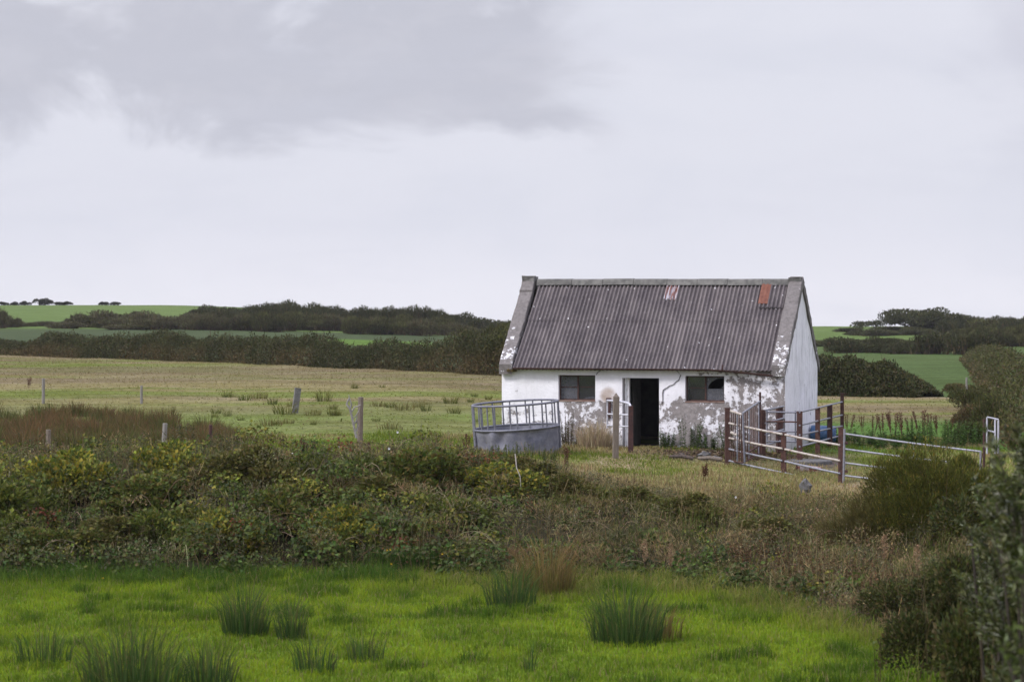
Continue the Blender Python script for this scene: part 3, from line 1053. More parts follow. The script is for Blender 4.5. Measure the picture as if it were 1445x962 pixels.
# tuft growing in the left eave corner
G = Geo()
n = 260
pp = np.stack([U(0.22, 0.48, n), U(-0.2, -0.05, n), np.full(n, 2.16)], 1)
blades(G, pp, U(0.05, 0.15, n), 0.012, U(0, 6.28, n), U(0.2, 1.2, n), pick([(0.14, 0.10, 0.05)], n), pick([(0.24, 0.16, 0.08), (0.12, 0.11, 0.04)], n), droop=0.4)
G.build('eave_tuft', M_dry, house)

# ------------------------------------------------------------------ ring feeder
fd, fpx = 58.0, 730.5
fxw = at(fpx, fd)
feeder = empty('ring_feeder', (fxw, fd, 0.175))
feeder.rotation_euler = (R(1.0), R(-3.5), R(4))
tag(feeder, 'grey steel ring feeder tilted in the grass below the left window', 'cattle feeder')
RT, RM, RB, ZM, ZT = 1.17, 1.165, 1.12, 0.57, 1.23


def circ(r, z, k=56, wob=0.0):
    a = np.linspace(0, 2 * math.pi, k + 1)
    rr = r + wob * np.sin(a * 3 + 1) + wob * 0.6 * np.sin(a * 7)
    return np.stack([rr * np.cos(a), rr * np.sin(a), np.full(k + 1, z)], 1)


G = Geo()
tube(G, circ(RT, ZT, wob=0.006), 0.03, 8, cap=False)
G.build('top_rail', M_galvd, feeder, smooth=True)
G = Geo()
tube(G, circ(RM + .01, ZM, wob=0.006), 0.028, 8, cap=False)
G.build('middle_rail', M_galvd, feeder, smooth=True)
G = Geo()
ka, kz = 120, 10
a = np.linspace(0, 2 * math.pi, ka + 1)
zz = np.linspace(-0.28, ZM, kz)
AA, ZZ_ = np.meshgrid(a, zz)
AAm = AA % (2 * math.pi)
rr = RB + (RM - RB) * (ZZ_ / ZM) + 0.02 * np.sin(AA * 3 + 1) * (1 - ZZ_ / ZM)
dent = np.exp(-(((AAm - 4.25) / 0.11) ** 2 + ((ZZ_ - 0.30) / 0.22) ** 2)) * 0.09 + np.exp(-(((AAm - 3.75) / 0.13) ** 2 + ((ZZ_ - 0.2) / 0.2) ** 2)) * 0.06 - np.exp(-(((AAm - 4.05) / 0.07) ** 2 + ((ZZ_ - 0.35) / 0.3) ** 2)) * 0.05 + np.exp(-(((AAm - 5.1) / 0.2) ** 2 + ((ZZ_ - 0.42) / 0.15) ** 2)) * 0.05
rr = rr - dent + (vn(AAm * 4, ZZ_ * 5, 1.0, 61) - 0.5) * 0.025
v_ = np.stack([rr * np.cos(AA), rr * np.sin(AA), ZZ_], -1).reshape(-1, 3)
ii = (np.arange(kz - 1)[:, None] * (ka + 1) + np.arange(ka)[None, :]).ravel()
G.quads(v_, np.stack([ii, ii + 1, ii + ka + 2, ii + ka + 1], 1))
G.build('skirt', M_skirt, feeder, smooth=True)
for i in range(24):
    t = i / 24 * 2 * math.pi + 0.07 * math.sin(i * 2.3)
    lean = 0.012 * math.sin(i * 1.7)
    G = Geo()
    fat = 0.06 if i in (11, 12) else 0.022
    tube(G, [[RM * math.cos(t), RM * math.sin(t), ZM - .02], [RT * math.cos(t + lean), RT * math.sin(t + lean), ZT]], 0.021, 7)
    G.build('bar', M_galvd, feeder, smooth=True)
for t in (math.pi + .06, math.pi + 0.16, -0.12):
    G = Geo()
    tube(G, [[RM * math.cos(t), RM * math.sin(t), -0.05], [RT * math.cos(t), RT * math.sin(t), ZT]], 0.034, 7)
    G.build('upright', M_galvd, feeder, smooth=True)


# ------------------------------------------------------------------ posts, rails, gates
def pt(px, py, d):
    return np.array([at(px, d), d, zat(py, d)])


def post_geo(h, w, sink=0.3, point=0.0, round_=False, jit=0.004, hollow=False):
    G = Geo()
    if round_:
        tube(G, [[0, 0, -sink], [0, 0, h * .5], [0.004, 0, h - .01], [0.004, 0, h]], [w * .52, w * .5, w * .48, w * .42], 10)
        return G
    box(G, (-w / 2, -w / 2, -sink), (w / 2, w / 2, h - point), jit=jit)
    if point:
        v_ = [[-w / 2, -w / 2, h - point], [w / 2, -w / 2, h - point], [w / 2, w / 2, h - point], [-w / 2, w / 2, h - point], [-w * .08, 0, h], [w * .08, 0, h]]
        G.quads(v_, [[0, 1, 5, 4], [2, 3, 4, 5]])
        G.add(v_, [[1, 2, 5], [3, 0, 4]])
    return G


def fence_root(name, x, y, lab, cat, grp=None):
    e = empty(name, (x, y, g1(x, y)))
    return tag(e, lab, cat, grp)


def part(G, name, mat, root, lab=None, smooth=True):
    """G holds world coordinates; store them relative to the root"""
    lo = np.array(root.location)
    G.v = [v_ - lo for v_ in G.v]
    o = G.build(name, mat, root, smooth=smooth)
    if lab:
        o['label'] = lab
    return o


def rail(a, c, r=0.028, n=8, bow=0.0):
    G = Geo()
    a, c = np.asarray(a, float), np.asarray(c, float)
    ts = np.linspace(0, 1, 5)
    pts = [a + (c - a) * t + np.array([0, 0, -bow * 4 * t * (1 - t)]) for t in ts]
    return tube(G, pts, r, n)


def sq_post(px, py0, py1, d, w, root, mat, cap=True, ext=0.35):
    a, c = pt(px, py1, d), pt(px, py0, d)
    G = Geo()
    M = Matrix.Translation(Vector((a[0], a[1], 0))) @ Matrix.Rotation(U(-.3, .3), 4, 'Z')
    box(G, (-w / 2, -w / 2, a[2] - ext), (w / 2, w / 2, c[2]), M=M, jit=0.002)
    if cap:
        box(G, (-w / 2 - .012, -w / 2 - .012, c[2] + .002), (w / 2 + .012, w / 2 + .012, c[2] + 0.016), M=M)
    return part(G, 'post', mat, root, smooth=False)


# front rails of the pen
fr = fence_root('pen_fence', at(1026, 57), 57, 'front pen fence of three rusty posts and pale pipe rails', 'fence')
D1, D2, D3 = 57.0, 55.5, 54.0
sq_post(1026.5, 576, 652, D1, 0.125, fr, M_rust)
sq_post(1106, 611, 668, D2, 0.125, fr, M_rust)
sq_post(1186.5, 604, 684, D3, 0.125, fr, M_rust)
for (ya_, yb_, yc_, m_) in ((597, 612.5, 628, M_cream), (618, 633, 650, M_cream), (633.5, 650, 668, M_galv), (650, 666.5, 686, M_galv)):
    part(rail(pt(1029, ya_, D1 - .08), pt(1104, yb_, D2 - .08), 0.030 if m_ is M_cream else 0.027, bow=0.01), 'rail', m_, fr)
    part(rail(pt(1108, yb_ + 0.8, D2 - .08), pt(1186, yc_, D3 - .08), 0.030 if m_ is M_cream else 0.027, bow=0.01), 'rail', m_, fr)

# side rails along the gable wall
sr = fence_root('pen_fence', at(1128, 57.6), 57.6, 'side pen fence of rusty posts running back along the gable wall', 'fence')
DS = [(1128.5, 580, 653, 57.6, 0.14, M_rust), (1154, 575, 642, 60.0, 0.135, M_rust), (1171, 571, 636, 62.0, 0.13, M_rustdark), (1188.5, 555, 632, 63.8, 0.11, M_rust)]
for i_, (px_, y0_, y1_, d_, w_, m_) in enumerate(DS):
    sq_post(px_, y0_, y1_, d_, w_, sr, m_, cap=i_ == 3)
for (ya_, yb_) in ((581.5, 567), (600, 585.5), (613.5, 601), (630, 614)):
    for k in range(3):
        t0_, t1_ = [(0, .42), (.42, .71), (.71, 1)][k]
        q0, q1 = DS[k], DS[k + 1]
        part(rail(pt(q0[0], ya_ + (yb_ - ya_) * t0_, q0[3] - .08), pt(q1[0], ya_ + (yb_ - ya_) * t1_, q1[3] - .08), 0.026), 'rail', M_galv, sr)
G = Geo()
a = pt(1189, 556, 63.8)
box(G, a + [-.07, -.03, 0.0], a + [.14, .03, 0.02])
part(G, 'top_plate', M_rust, sr, smooth=False)

# rails closing the pen at the cottage corner
cr_ = fence_root('pen_fence', at(1076.5, 59), 59.0, 'short pipe rails between rusty post and cottage corner', 'fence')
sq_post(1076.5, 578, 648, 59.0, 0.13, cr_, M_rust, cap=False)
sq_post(1100, 574, 632, 59.9, 0.16, cr_, M_rustdark, cap=False)
for ya_, yb_ in ((579, 573), (597, 590), (613, 606), (628, 621)):
    part(rail(pt(1079, ya_, 58.95), pt(1106, yb_, 59.85), 0.026), 'rail', M_galv, cr_)

# tubular gate hung between the two
tg = fence_root('pipe_gate', at(1083, 58.9), 58.9, 'narrow grey pipe gate with one red bar inside pen', 'gate')
for i_, y_0 in enumerate((581, 594.5, 608.5, 622.5)):
    part(rail(pt(1082, y_0 - (0 if i_ else 0), 58.85), pt(1124, y_0 + .7, 57.75), 0.022), 'bar', M_rust if i_ == 1 else M_galvd, tg, 'red bar' if i_ == 1 else None)
part(rail(pt(1082.5, 579, 58.85), pt(1082.5, 625, 58.85), 0.022), 'stile', M_galvd, tg)
part(rail(pt(1122.5, 579.5, 57.8), pt(1122.5, 625, 57.8), 0.022), 'stile', M_galvd, tg)
part(rail(pt(1083, 594, 58.85), pt(1096, 597, 58.5), 0.024), 'latch', M_galv, tg)

# barred gate (two leaves)
bgr = fence_root('barred_gate', at(1030, 57), 57.05, 'rusty sheep gate of close upright bars folded beside the pen post', 'gate')
A0, A1 = (1030.5, 579.5, 653, 57.0), (1047.5, 585, 656, 56.3)
B0_, B1_ = (1047.5, 583, 656, 56.3), (1072.5, 566, 643, 59.0)


def leaf(a, c, nbar, thick_top, mt):
    part(rail(pt(a[0], a[1], a[3]), pt(c[0], c[1], c[3]), thick_top), 'top_rail', mt, bgr)
    part(rail(pt(a[0], a[2] - 3, a[3]), pt(c[0], c[2] - 3, c[3]), 0.02), 'bottom_rail', M_rust, bgr)
    for k in range(nbar):
        t = (k + .5) / nbar
        q = [a[j] + (c[j] - a[j]) * t for j in range(4)]
        part(rail(pt(q[0], q[1], q[3]), pt(q[0] + U(-.4, .4), q[2] - 3, q[3]), 0.017, 6), 'bar', M_galvd if k % 5 == 3 else M_rust, bgr)


leaf(A0, A1, 6, 0.035, M_cream)
leaf(B0_, B1_, 9, 0.026, M_galv)
part(rail(pt(1072.7, 553, 59.0), pt(1072.7, 643, 59.0), 0.03, 8), 'stile', M_rustdark, bgr)
part(rail(pt(1048, 584, 56.25), pt(1051, 652, 56.25), 0.026, 8), 'stile', M_galvd, bgr)
part(rail(pt(1032, 610, 56.85), pt(1044, 615, 56.6), 0.04, 8), 'bolt', M_cream, bgr)
part(rail(pt(1053, 640, 56.6), pt(1071, 629, 58.7), 0.022, 6), 'brace', M_rust, bgr)

# field gate to the right of the pen
fg = fence_root('field_gate', at(1192, 53.9), 53.9, 'long galvanised field gate hung right of the pen behind gorse', 'gate')
part(rail(pt(1192, 605, 53.9), pt(1190.5, 684, 53.9), 0.03, 8), 'stile', M_galv, fg)
for ya_, yb_ in ((612, 637), (633.5, 657), (653, 676), (671, 692)):
    part(rail(pt(1193, ya_, 53.9), pt(1384, yb_, 51.0), 0.024, 8, bow=0.015), 'bar', M_galv, fg)
part(rail(pt(1384, 636, 51.0), pt(1384, 695, 51.0), 0.024, 8), 'stile', M_galv, fg)
part(rail(pt(1290, 625, 52.5), pt(1290, 684, 52.5), 0.018, 8), 'brace', M_galv, fg)
for yy in (615, 655):
    G = Geo()
    c_ = pt(1194.5, yy + 10, 53.85)
    box(G, c_ - .03, c_ + .035)
    part(G, 'hinge', M_rustdark, fg, smooth=False)

# little white gate end seen over the willow
wg = fence_root('white_gate', at(1400, 47), 47, 'end of small white pipe gate showing above the bushes', 'gate')
for (a, c) in (((1393, 589), (1393, 640)), ((1404.5, 591), (1404.5, 640)), ((1409, 592.5), (1409, 640)), ((1393, 588.5), (1409, 592)), ((1393, 607), (1404, 610))):
    part(rail(pt(*a, 47), pt(*c, 47), 0.021, 8), 'pipe', M_white, wg)
gp_ = fence_root('gate_post', at(1389, 47.5), 47.5, 'dark wooden post beside the small white gate end', 'post')
G = Geo()
a, c = pt(1389, 660, 47.5), pt(1389, 591, 47.5)
tube(G, [a, c], 0.03, 9)
part(G, 'post_shaft', M_rustdark, gp_)

# posts in front of the doorway
G = post_geo(1.68, 0.145, 0.4, 0.10)
o = G.build('wooden_post', M_wood, loc=(at(868.5, 57.0), 57.0, zat(643, 57.0)))
o.rotation_euler = (R(0.5), R(0.6), 0.15)
tag(o, 'tall square wooden post with pointed top before the doorway', 'post')
hg = fence_root('hurdle_gate', at(890, 59.2), 59.2, 'low white bent pipe gate on a brown iron post at the doorway', 'gate')
G = Geo()
a, c = pt(890, 630, 59.2), pt(890, 572.5, 59.2)
box(G, (a[0] - .07, a[1] - .06, a[2] - .3), (c[0] + .07, c[1] + .06, c[2]), jit=.003)
part(G, 'post', M_rustdark, hg, smooth=False)
G = Geo()
tube(G, [pt(857, 565, 60.6), pt(866, 565.5, 60.3), pt(876, 566.5, 59.9), pt(884, 568, 59.5), pt(888.5, 570, 59.3), pt(890, 573.5, 59.2)], 0.034, 9)
part(G, 'top_pipe', M_white, hg)
part(rail(pt(857, 584, 60.6), pt(888, 585.5, 59.25), 0.024, 8), 'bar', M_white, hg)
part(rail(pt(857, 600, 60.6), pt(888, 602, 59.25), 0.024, 8), 'bar', M_white, hg)
part(rail(pt(857, 565, 60.6), pt(857, 604, 60.6), 0.024, 8), 'stile', M_white, hg)


# field fence posts on the left
def field_post(px, py0, py1, d, w, lab, mat=M_oldwood, tilt=0.0, round_=True):
    h = (py1 - py0) * d / F
    x = at(px, d)
    o = post_geo(h, w, 0.5, 0.0, round_).build('fence_post', mat, loc=(x, d, zat(py1, d)), smooth=False)
    o.rotation_euler = (0, R(tilt), 0.3)
    return tag(o, lab, 'fence post', 'old fence posts in the left field')


field_post(61, 534, 556, 84, 0.12, 'pale leaning fence post above the rush bed at far left')
field_post(199.5, 544, 560, 84, 0.10, 'thin pale fence post on far side of the rush bed')
field_post(416.5, 547, 575, 78, 0.21, 'stout white concrete fence post leaning slightly in the open meadow', M_conc, 8, False)
field_post(231, 597, 630, 54, 0.125, 'bleached round fence post standing between brambles and rush bed', tilt=3)
field_post(68, 606, 640, 52, 0.125, 'stubby wooden fence post half hidden in brambles at far left', M_wood)
field_post(297, 599, 616, 55, 0.09, 'short dark stump of a post beside the rush bed', M_rustdark)
field_post(508, 560, 612, 53, 0.14, 'upright wooden post with a grey dead branch tied to it', M_wood, 1)
# the dead branch wired to it
G = Geo()
bd = 52.7
B = lambda px, py, dd=0.0: pt(px, py, bd + dd)
tube(G, [B(503, 618), B(499, 600), B(496.5, 588), B(494, 577), B(489, 570), B(491.5, 564), B(493, 561)], [0.031, 0.028, 0.028, 0.031, 0.025, 0.022, 0.012], 7)
tube(G, [B(494, 577), B(496, 571), B(493.5, 563), B(492, 557)], [0.022, 0.019, 0.014, 0.009], 6)
tube(G, [B(496.5, 581), B(500, 574.5), B(505, 573), B(509, 571)], [0.020, 0.019, 0.017, 0.014], 6)
tube(G, [B(497, 592), B(502, 587), B(506, 580), B(508, 575)], [0.015, 0.014, 0.012, 0.009], 6)
tube(G, [B(498, 600), B(503, 594, .1), B(504, 584, .1)], [0.019, 0.019, 0.007], 6)
tube(G, [B(501, 612), B(505, 601, .1), B(503, 590, .1)], [0.019, 0.019, 0.009], 6)
o = G.build('dead_branch', M_bark, origin=B(503, 618), smooth=True)
tag(o, 'grey forked dead branch leaning against a wooden fence post', 'branch')

# ------------------------------------------------------------------ loose things round the pen
G = Geo()
n = 20
prof = [(0, 0.0), (0.27, 0.0), (0.285, 0.03), (0.29, 0.2), (0.30, 0.22), (0.29, 0.24), (0.29, 0.55), (0.30, 0.57), (0.29, 0.59), (0.285, 0.80), (0.27, 0.83), (0.0, 0.83)]
a = np.arange(n) * 2 * math.pi / n
v_ = np.array([[h_ - .415, r_ * math.cos(t), r_ * math.sin(t)] for r_, h_ in prof for t in a])
G.quads(v_, [[i * n + j, i * n + (j + 1) % n, i * n + n + (j + 1) % n, i * n + n + j] for i in range(len(prof) - 1) for j in range(n)])
bx = at(1162, 63.6)
o = G.build('plastic_barrel', M_blue, loc=(bx, 63.6, g1(bx, 63.6) + 0.27), smooth=True)
o.rotation_euler = (0.2, 0.03, -0.25)
o.scale = (.88, .88, .88)
tag(o, 'blue plastic barrel lying on its side behind the pen rails', 'barrel')
G = Geo()
a = np.arange(28) * 2 * math.pi / 28
ax_, ay_ = at(1142, 57.6), 57.6
zz0 = g1(ax_, ay_)
ring = [[0.62 * r_ * math.cos(t), 0.55 * r_ * math.sin(t), h_] for r_, h_ in ((1, -.1), (1.0, 0.05), (0.97, 0.075)) for t in a]
G.quads(ring, [[i * 28 + j, i * 28 + (j + 1) % 28, i * 28 + 28 + (j + 1) % 28, i * 28 + 28 + j] for i in range(2) for j in range(28)])
G.add(np.concatenate([np.array(ring[-28:]), [[0, 0, 0.09]]]), [[j, (j + 1) % 28, 28] for j in range(28)])
tag(G.build('stone_slab', M_stone, loc=(ax_, ay_, zz0)), 'round grey slab lying on the ground in the pen', 'slab')
G = Geo()
x0, y0 = at(1142, 55.9), 55.9
M_pink = surf_mat('flaking_red_block', [(0.36, 0.31, 0.295), (0.44, 0.41, 0.40), (0.15, 0.045, 0.038)], 4, 0.85, 0, 0.4, 40, lo=0.45, hi=0.6)
box(G, (-.30, -.09, -.03), (.30, .09, .11), jit=0.012)
box(G, (-.345, -.095, -.02), (-.302, .095, .13), m=1, jit=0.006)
o = G.build('trough_lid', [M_pink, M_rust], loc=(x0, y0, g1(x0, y0) + 0.02))
o.rotation_euler = (0.05, 0.12, -0.25)
tag(o, 'flaking white and red block lying on the ground behind pen rails', 'block')
G = Geo()
x0, y0 = at(1137, 49.5), 49.5
lump(G, (0, 0, 0.12), 0.17, 0.8, 0.6, 1.1, rough=0.4, seed=3)
tag(G.build('field_stone', M_stone, loc=(x0, y0, g1(x0, y0)+.12)), 'small grey stone standing in dry grass below the pen', 'stone')
for i_, (px_, d_, r_, lab) in enumerate(((995, 58.4, 0.16, 'pale rounded rubble lump on bare earth right of the doorway'), (1010, 57.9, 0.11, 'smaller rubble lump next to the pale one by the pen'), (962, 58.6, 0.10, 'flat brown clod on the bare earth outside the doorway'))):
    G = Geo()
    x0 = at(px_, d_)
    lump(G, (0, 0, r_ * .3), r_, 1.2, 0.8, 0.6, rough=0.45, seed=5 + i_)
    tag(G.build('rubble_lump', M_muck if i_ == 2 else M_stone, loc=(x0, d_, g1(x0, d_))), lab, 'rubble')
for i_, (pa, pb, d_, lab) in enumerate((((985, 648), (1018, 652), 57.6, 'grey timber lying on bare earth left of the pen'), ((945, 646), (978, 650), 57.7, 'dark rotten timber lying in front of the doorway'))):
    G = Geo()
    x0, x1 = at(pa[0], d_), at(pb[0], d_)
    tube(G, [[x0, d_, g1(x0, d_) + .06], [(x0 + x1) / 2, d_ - .05, g1(x0, d_) + .075], [x1, d_ - .12, g1(x1, d_) + .05]], [.05, .06, .05], 7)
    tag(G.build('timber_length', M_wood if i_ == 0 else M_muck, origin=(x0, d_, g1(x0, d_))), lab, 'timber')
# trampled muck and straw at the doorway
G = Geo()
n = 2600
px_ = rng.normal(6.1, 1.1, n)
py_ = rng.normal(58.9, 0.55, n)
ok = (py_ < hw(np.clip((px_ + .3) / .951, 0, 8.4), 0)[1] - 0.15) if False else np.ones(n, bool)
pz_ = gz(px_, py_) + U(0, .05, n)
leaves(G, np.stack([px_, py_, pz_], 1), rdir(n) * [1, 1, .25], rdir(n), U(.04, .16, n), U(.02, .07, n), pick([(0.10, 0.07, 0.05), (0.06, 0.045, 0.035), (0.17, 0.12, 0.085)], n))
tag(G.build('dirt_litter', M_dry), 'brown muck and straw trodden in front of the doorway', 'litter', kind='stuff')

# ------------------------------------------------------------------ grass of the near lawn
def lawn():
    G = Geo()
    n = 330000
    x = U(-11.5, 8.5, n)
    y = 22.5 + 16.2 * rng.random(n) ** 0.9
    ok = y < bnd(x) + 0.5
    x, y = x[ok], y[ok]
    n = len(x)
    cl = fbm(x, y, 0.55, 71)
    bg_ = fbm(x, y, 2.4, 72)
    tall = sstep(0.56, 0.74, cl) * sstep(0.35, 0.6, bg_)
    edge = sstep(-3.0, -0.2, y - bnd(x) + (fbm(x, y, 1.6, 77) - .5) * 1.6)
    h = U(0.05, 0.13, n) * (0.35 + 1.15 * fbm(x, y, 0.35, 78)) + tall * U(0.05, 0.16, n) + edge * U(0.0, 0.11, n) * (1 + 1.5 * sstep(-3.0, 0.2, x))
    p = np.stack([x, y, gz(x, y) - 0.01], 1)
    lush = pick([(0.190, 0.275, 0.022), (0.155, 0.248, 0.022), (0.230, 0.290, 0.032)], n, 0.16)
    deep = pick([(0.055, 0.108, 0.016), (0.07, 0.125, 0.018)], n, 0.16)
    pale = pick([(0.20, 0.205, 0.055), (0.27, 0.225, 0.10), (0.12, 0.18, 0.03)], n, 0.18)
    t = np.clip(tall * 0.9 + 0.45 * sstep(0.45, 0.60, fbm(x, y, 1.1, 73)) + .35 * (rng.random(n) < .25), 0, 1)[:, None]
    ct = lush * (1 - t) + deep * t
    e = (edge * sstep(-3.0, 0.2, x) * sstep(0.33, 0.55, fbm(x, y, 0.9, 74)))[:, None] * 0.9
    ct = ct * (1 - e) + pale * e
    dry = (rng.random(n) < 0.07)[:, None]
    ct = np.where(dry, (0.24, 0.20, 0.09), ct)
    blades(G, p, h, U(0.007, 0.015, n), U(0, 6.28, n), np.abs(rng.normal(0.4, 0.32, n)), ct * 0.85, ct, droop=0.3)
    tag(G.build('lawn_grass', M_grass), 'short lush green grass of the near field', 'grass', kind='stuff')


lawn()


def rush_geo(nst, h, spread, pal, tip, splay=0.35, w=0.007):
    G = Geo()
    r = spread * np.sqrt(rng.random(nst)) * 0.5
    a = U(0, 6.28, nst)
    p = np.stack([r * np.cos(a), r * np.sin(a), np.full(nst, -0.03)], 1)
    hh = h * (0.35 + 0.7 * rng.random(nst) ** .8) * (1 - .38 * (r / max(spread * .5, .01)) ** 2)
    ln = np.abs(rng.normal(0.0, splay * 0.45, nst)) + splay * r / max(spread * .5, .01) * .5
    az = a + rng.normal(0, 0.5, nst)
    cb = pick(pal, nst, 0.2)
    ct = pick(tip, nst, 0.22)
    blades(G, p, hh, U(w * .7, w * 1.4, nst), az, ln, cb, ct, droop=0.25)
    return G


RG = [(0.036, 0.080, 0.028), (0.048, 0.096, 0.030), (0.030, 0.064, 0.024)]
RGt = [(0.055, 0.098, 0.036), (0.075, 0.108, 0.038), (0.15, 0.115, 0.055)]
RB_ = [(0.11, 0.11, 0.032), (0.14, 0.11, 0.042), (0.07, 0.085, 0.026)]
RBt = [(0.20, 0.12, 0.06), (0.24, 0.15, 0.08), (0.14, 0.085, 0.048)]
# (px, base py, distance, height, spread, stems, brown?, label)
def lawn_d(py):
    return F * 4.44 / (py - HOR)


for (px_, py_, h_, sp_, ns_, br_, lab) in (
        (345, 897, 0.62, 0.62, 340, 0, 'dark green rush tuft in the lawn, left one of the middle pair'),
        (411, 903, 0.52, 0.40, 200, 0, 'thin green rush tuft in the lawn right beside a bigger tuft'),
        (722, 860, 0.60, 0.75, 380, 0, 'dark green rush tuft in front of the tawny rush clump'),
        (772, 838, 0.78, 0.85, 480, 1, 'tawny brown topped rush clump at the foot of the bank'),
        (884, 912, 0.66, 0.98, 620, 0, 'broad spreading green rush tuft alone right of centre lawn'),
        (185, 985, 0.68, 1.15, 620, 0, 'widest dark rush tuft at the bottom edge of the lawn'),
        (292, 975, 0.50, 0.62, 220, 0, 'sparse rush tuft right of the widest tuft at bottom edge'),
        (60, 935, 0.42, 0.70, 200, 0, 'low faint rush tuft near the bottom left corner'),
        (445, 950, 0.45, 0.55, 150, 0, 'low thin rush tuft between the pair and the bottom edge'),
        (930, 905, 0.44, 0.65, 160, 1, 'sparse straw tinged rush tuft touching the broad spreading tuft'),
        (747, 950, 0.30, 0.18, 40, 0, 'tiny rush tuft standing in bright lawn at bottom centre'),
        (515, 935, 0.36, 0.50, 100, 0, 'faint low rush tuft left of the tiny one in the lawn')):
    d_ = lawn_d(py_)
    x_w = at(px_, d_)
    g = rush_geo(int(ns_ * .8), h_ * 1.7, sp_ * 1.0, RB_ if br_ else RG, RBt if br_ else RGt, 0.52, 0.0125)
    o = g.build('rush_tuft', M_grass, loc=(x_w, d_, g1(x_w, d_)))
    tag(o, lab, 'rushes', 'rush tufts in the near field')


# ------------------------------------------------------------------ the overgrown bank
def bank_h(x, y):
    left = sstep(3.0, -2.5, x)
    right = sstep(3.0, 5.5, x)
    lu = fbm(x, y, 1.5, 81)
    lu2 = fbm(x, y, 0.5, 84)
    h = (0.26 + 0.60 * left - 0.20 * sstep(-4, -8, x) + 0.20 * right) * (-0.12 + 1.65 * lu + 1.1 * (lu2 - 0.4))
    h = h * sstep(-0.35, 0.9, y - bnd(x))
    top = 46.3 + 1.4 * left - 1.0 * sstep(1.0, 3.5, x) * (1 - right)
    h = h * (1 - 0.90 * sstep(top - 1.2, top + 0.9, y + (fbm(x, y, 1.5, 82) - .5) * 2.2))
    return np.maximum(h, 0.02)


GRN = [(0.052, 0.078, 0.022), (0.070, 0.092, 0.024), (0.038, 0.060, 0.020)]
YEL = [(0.135, 0.140, 0.024), (0.165, 0.145, 0.030), (0.10, 0.118, 0.024)]
RED = [(0.125, 0.050, 0.022), (0.115, 0.065, 0.028), (0.13, 0.035, 0.022)]
BRN = [(0.100, 0.068, 0.040), (0.075, 0.050, 0.032), (0.135, 0.095, 0.058)]
GRY = [(0.125, 0.122, 0.075), (0.095, 0.098, 0.055), (0.16, 0.145, 0.10)]
TAN = [(0.26, 0.195, 0.105), (0.21, 0.155, 0.085), (0.30, 0.235, 0.14)]
TAN2 = [(0.20, 0.15, 0.085), (0.16, 0.118, 0.065), (0.245, 0.19, 0.115)]


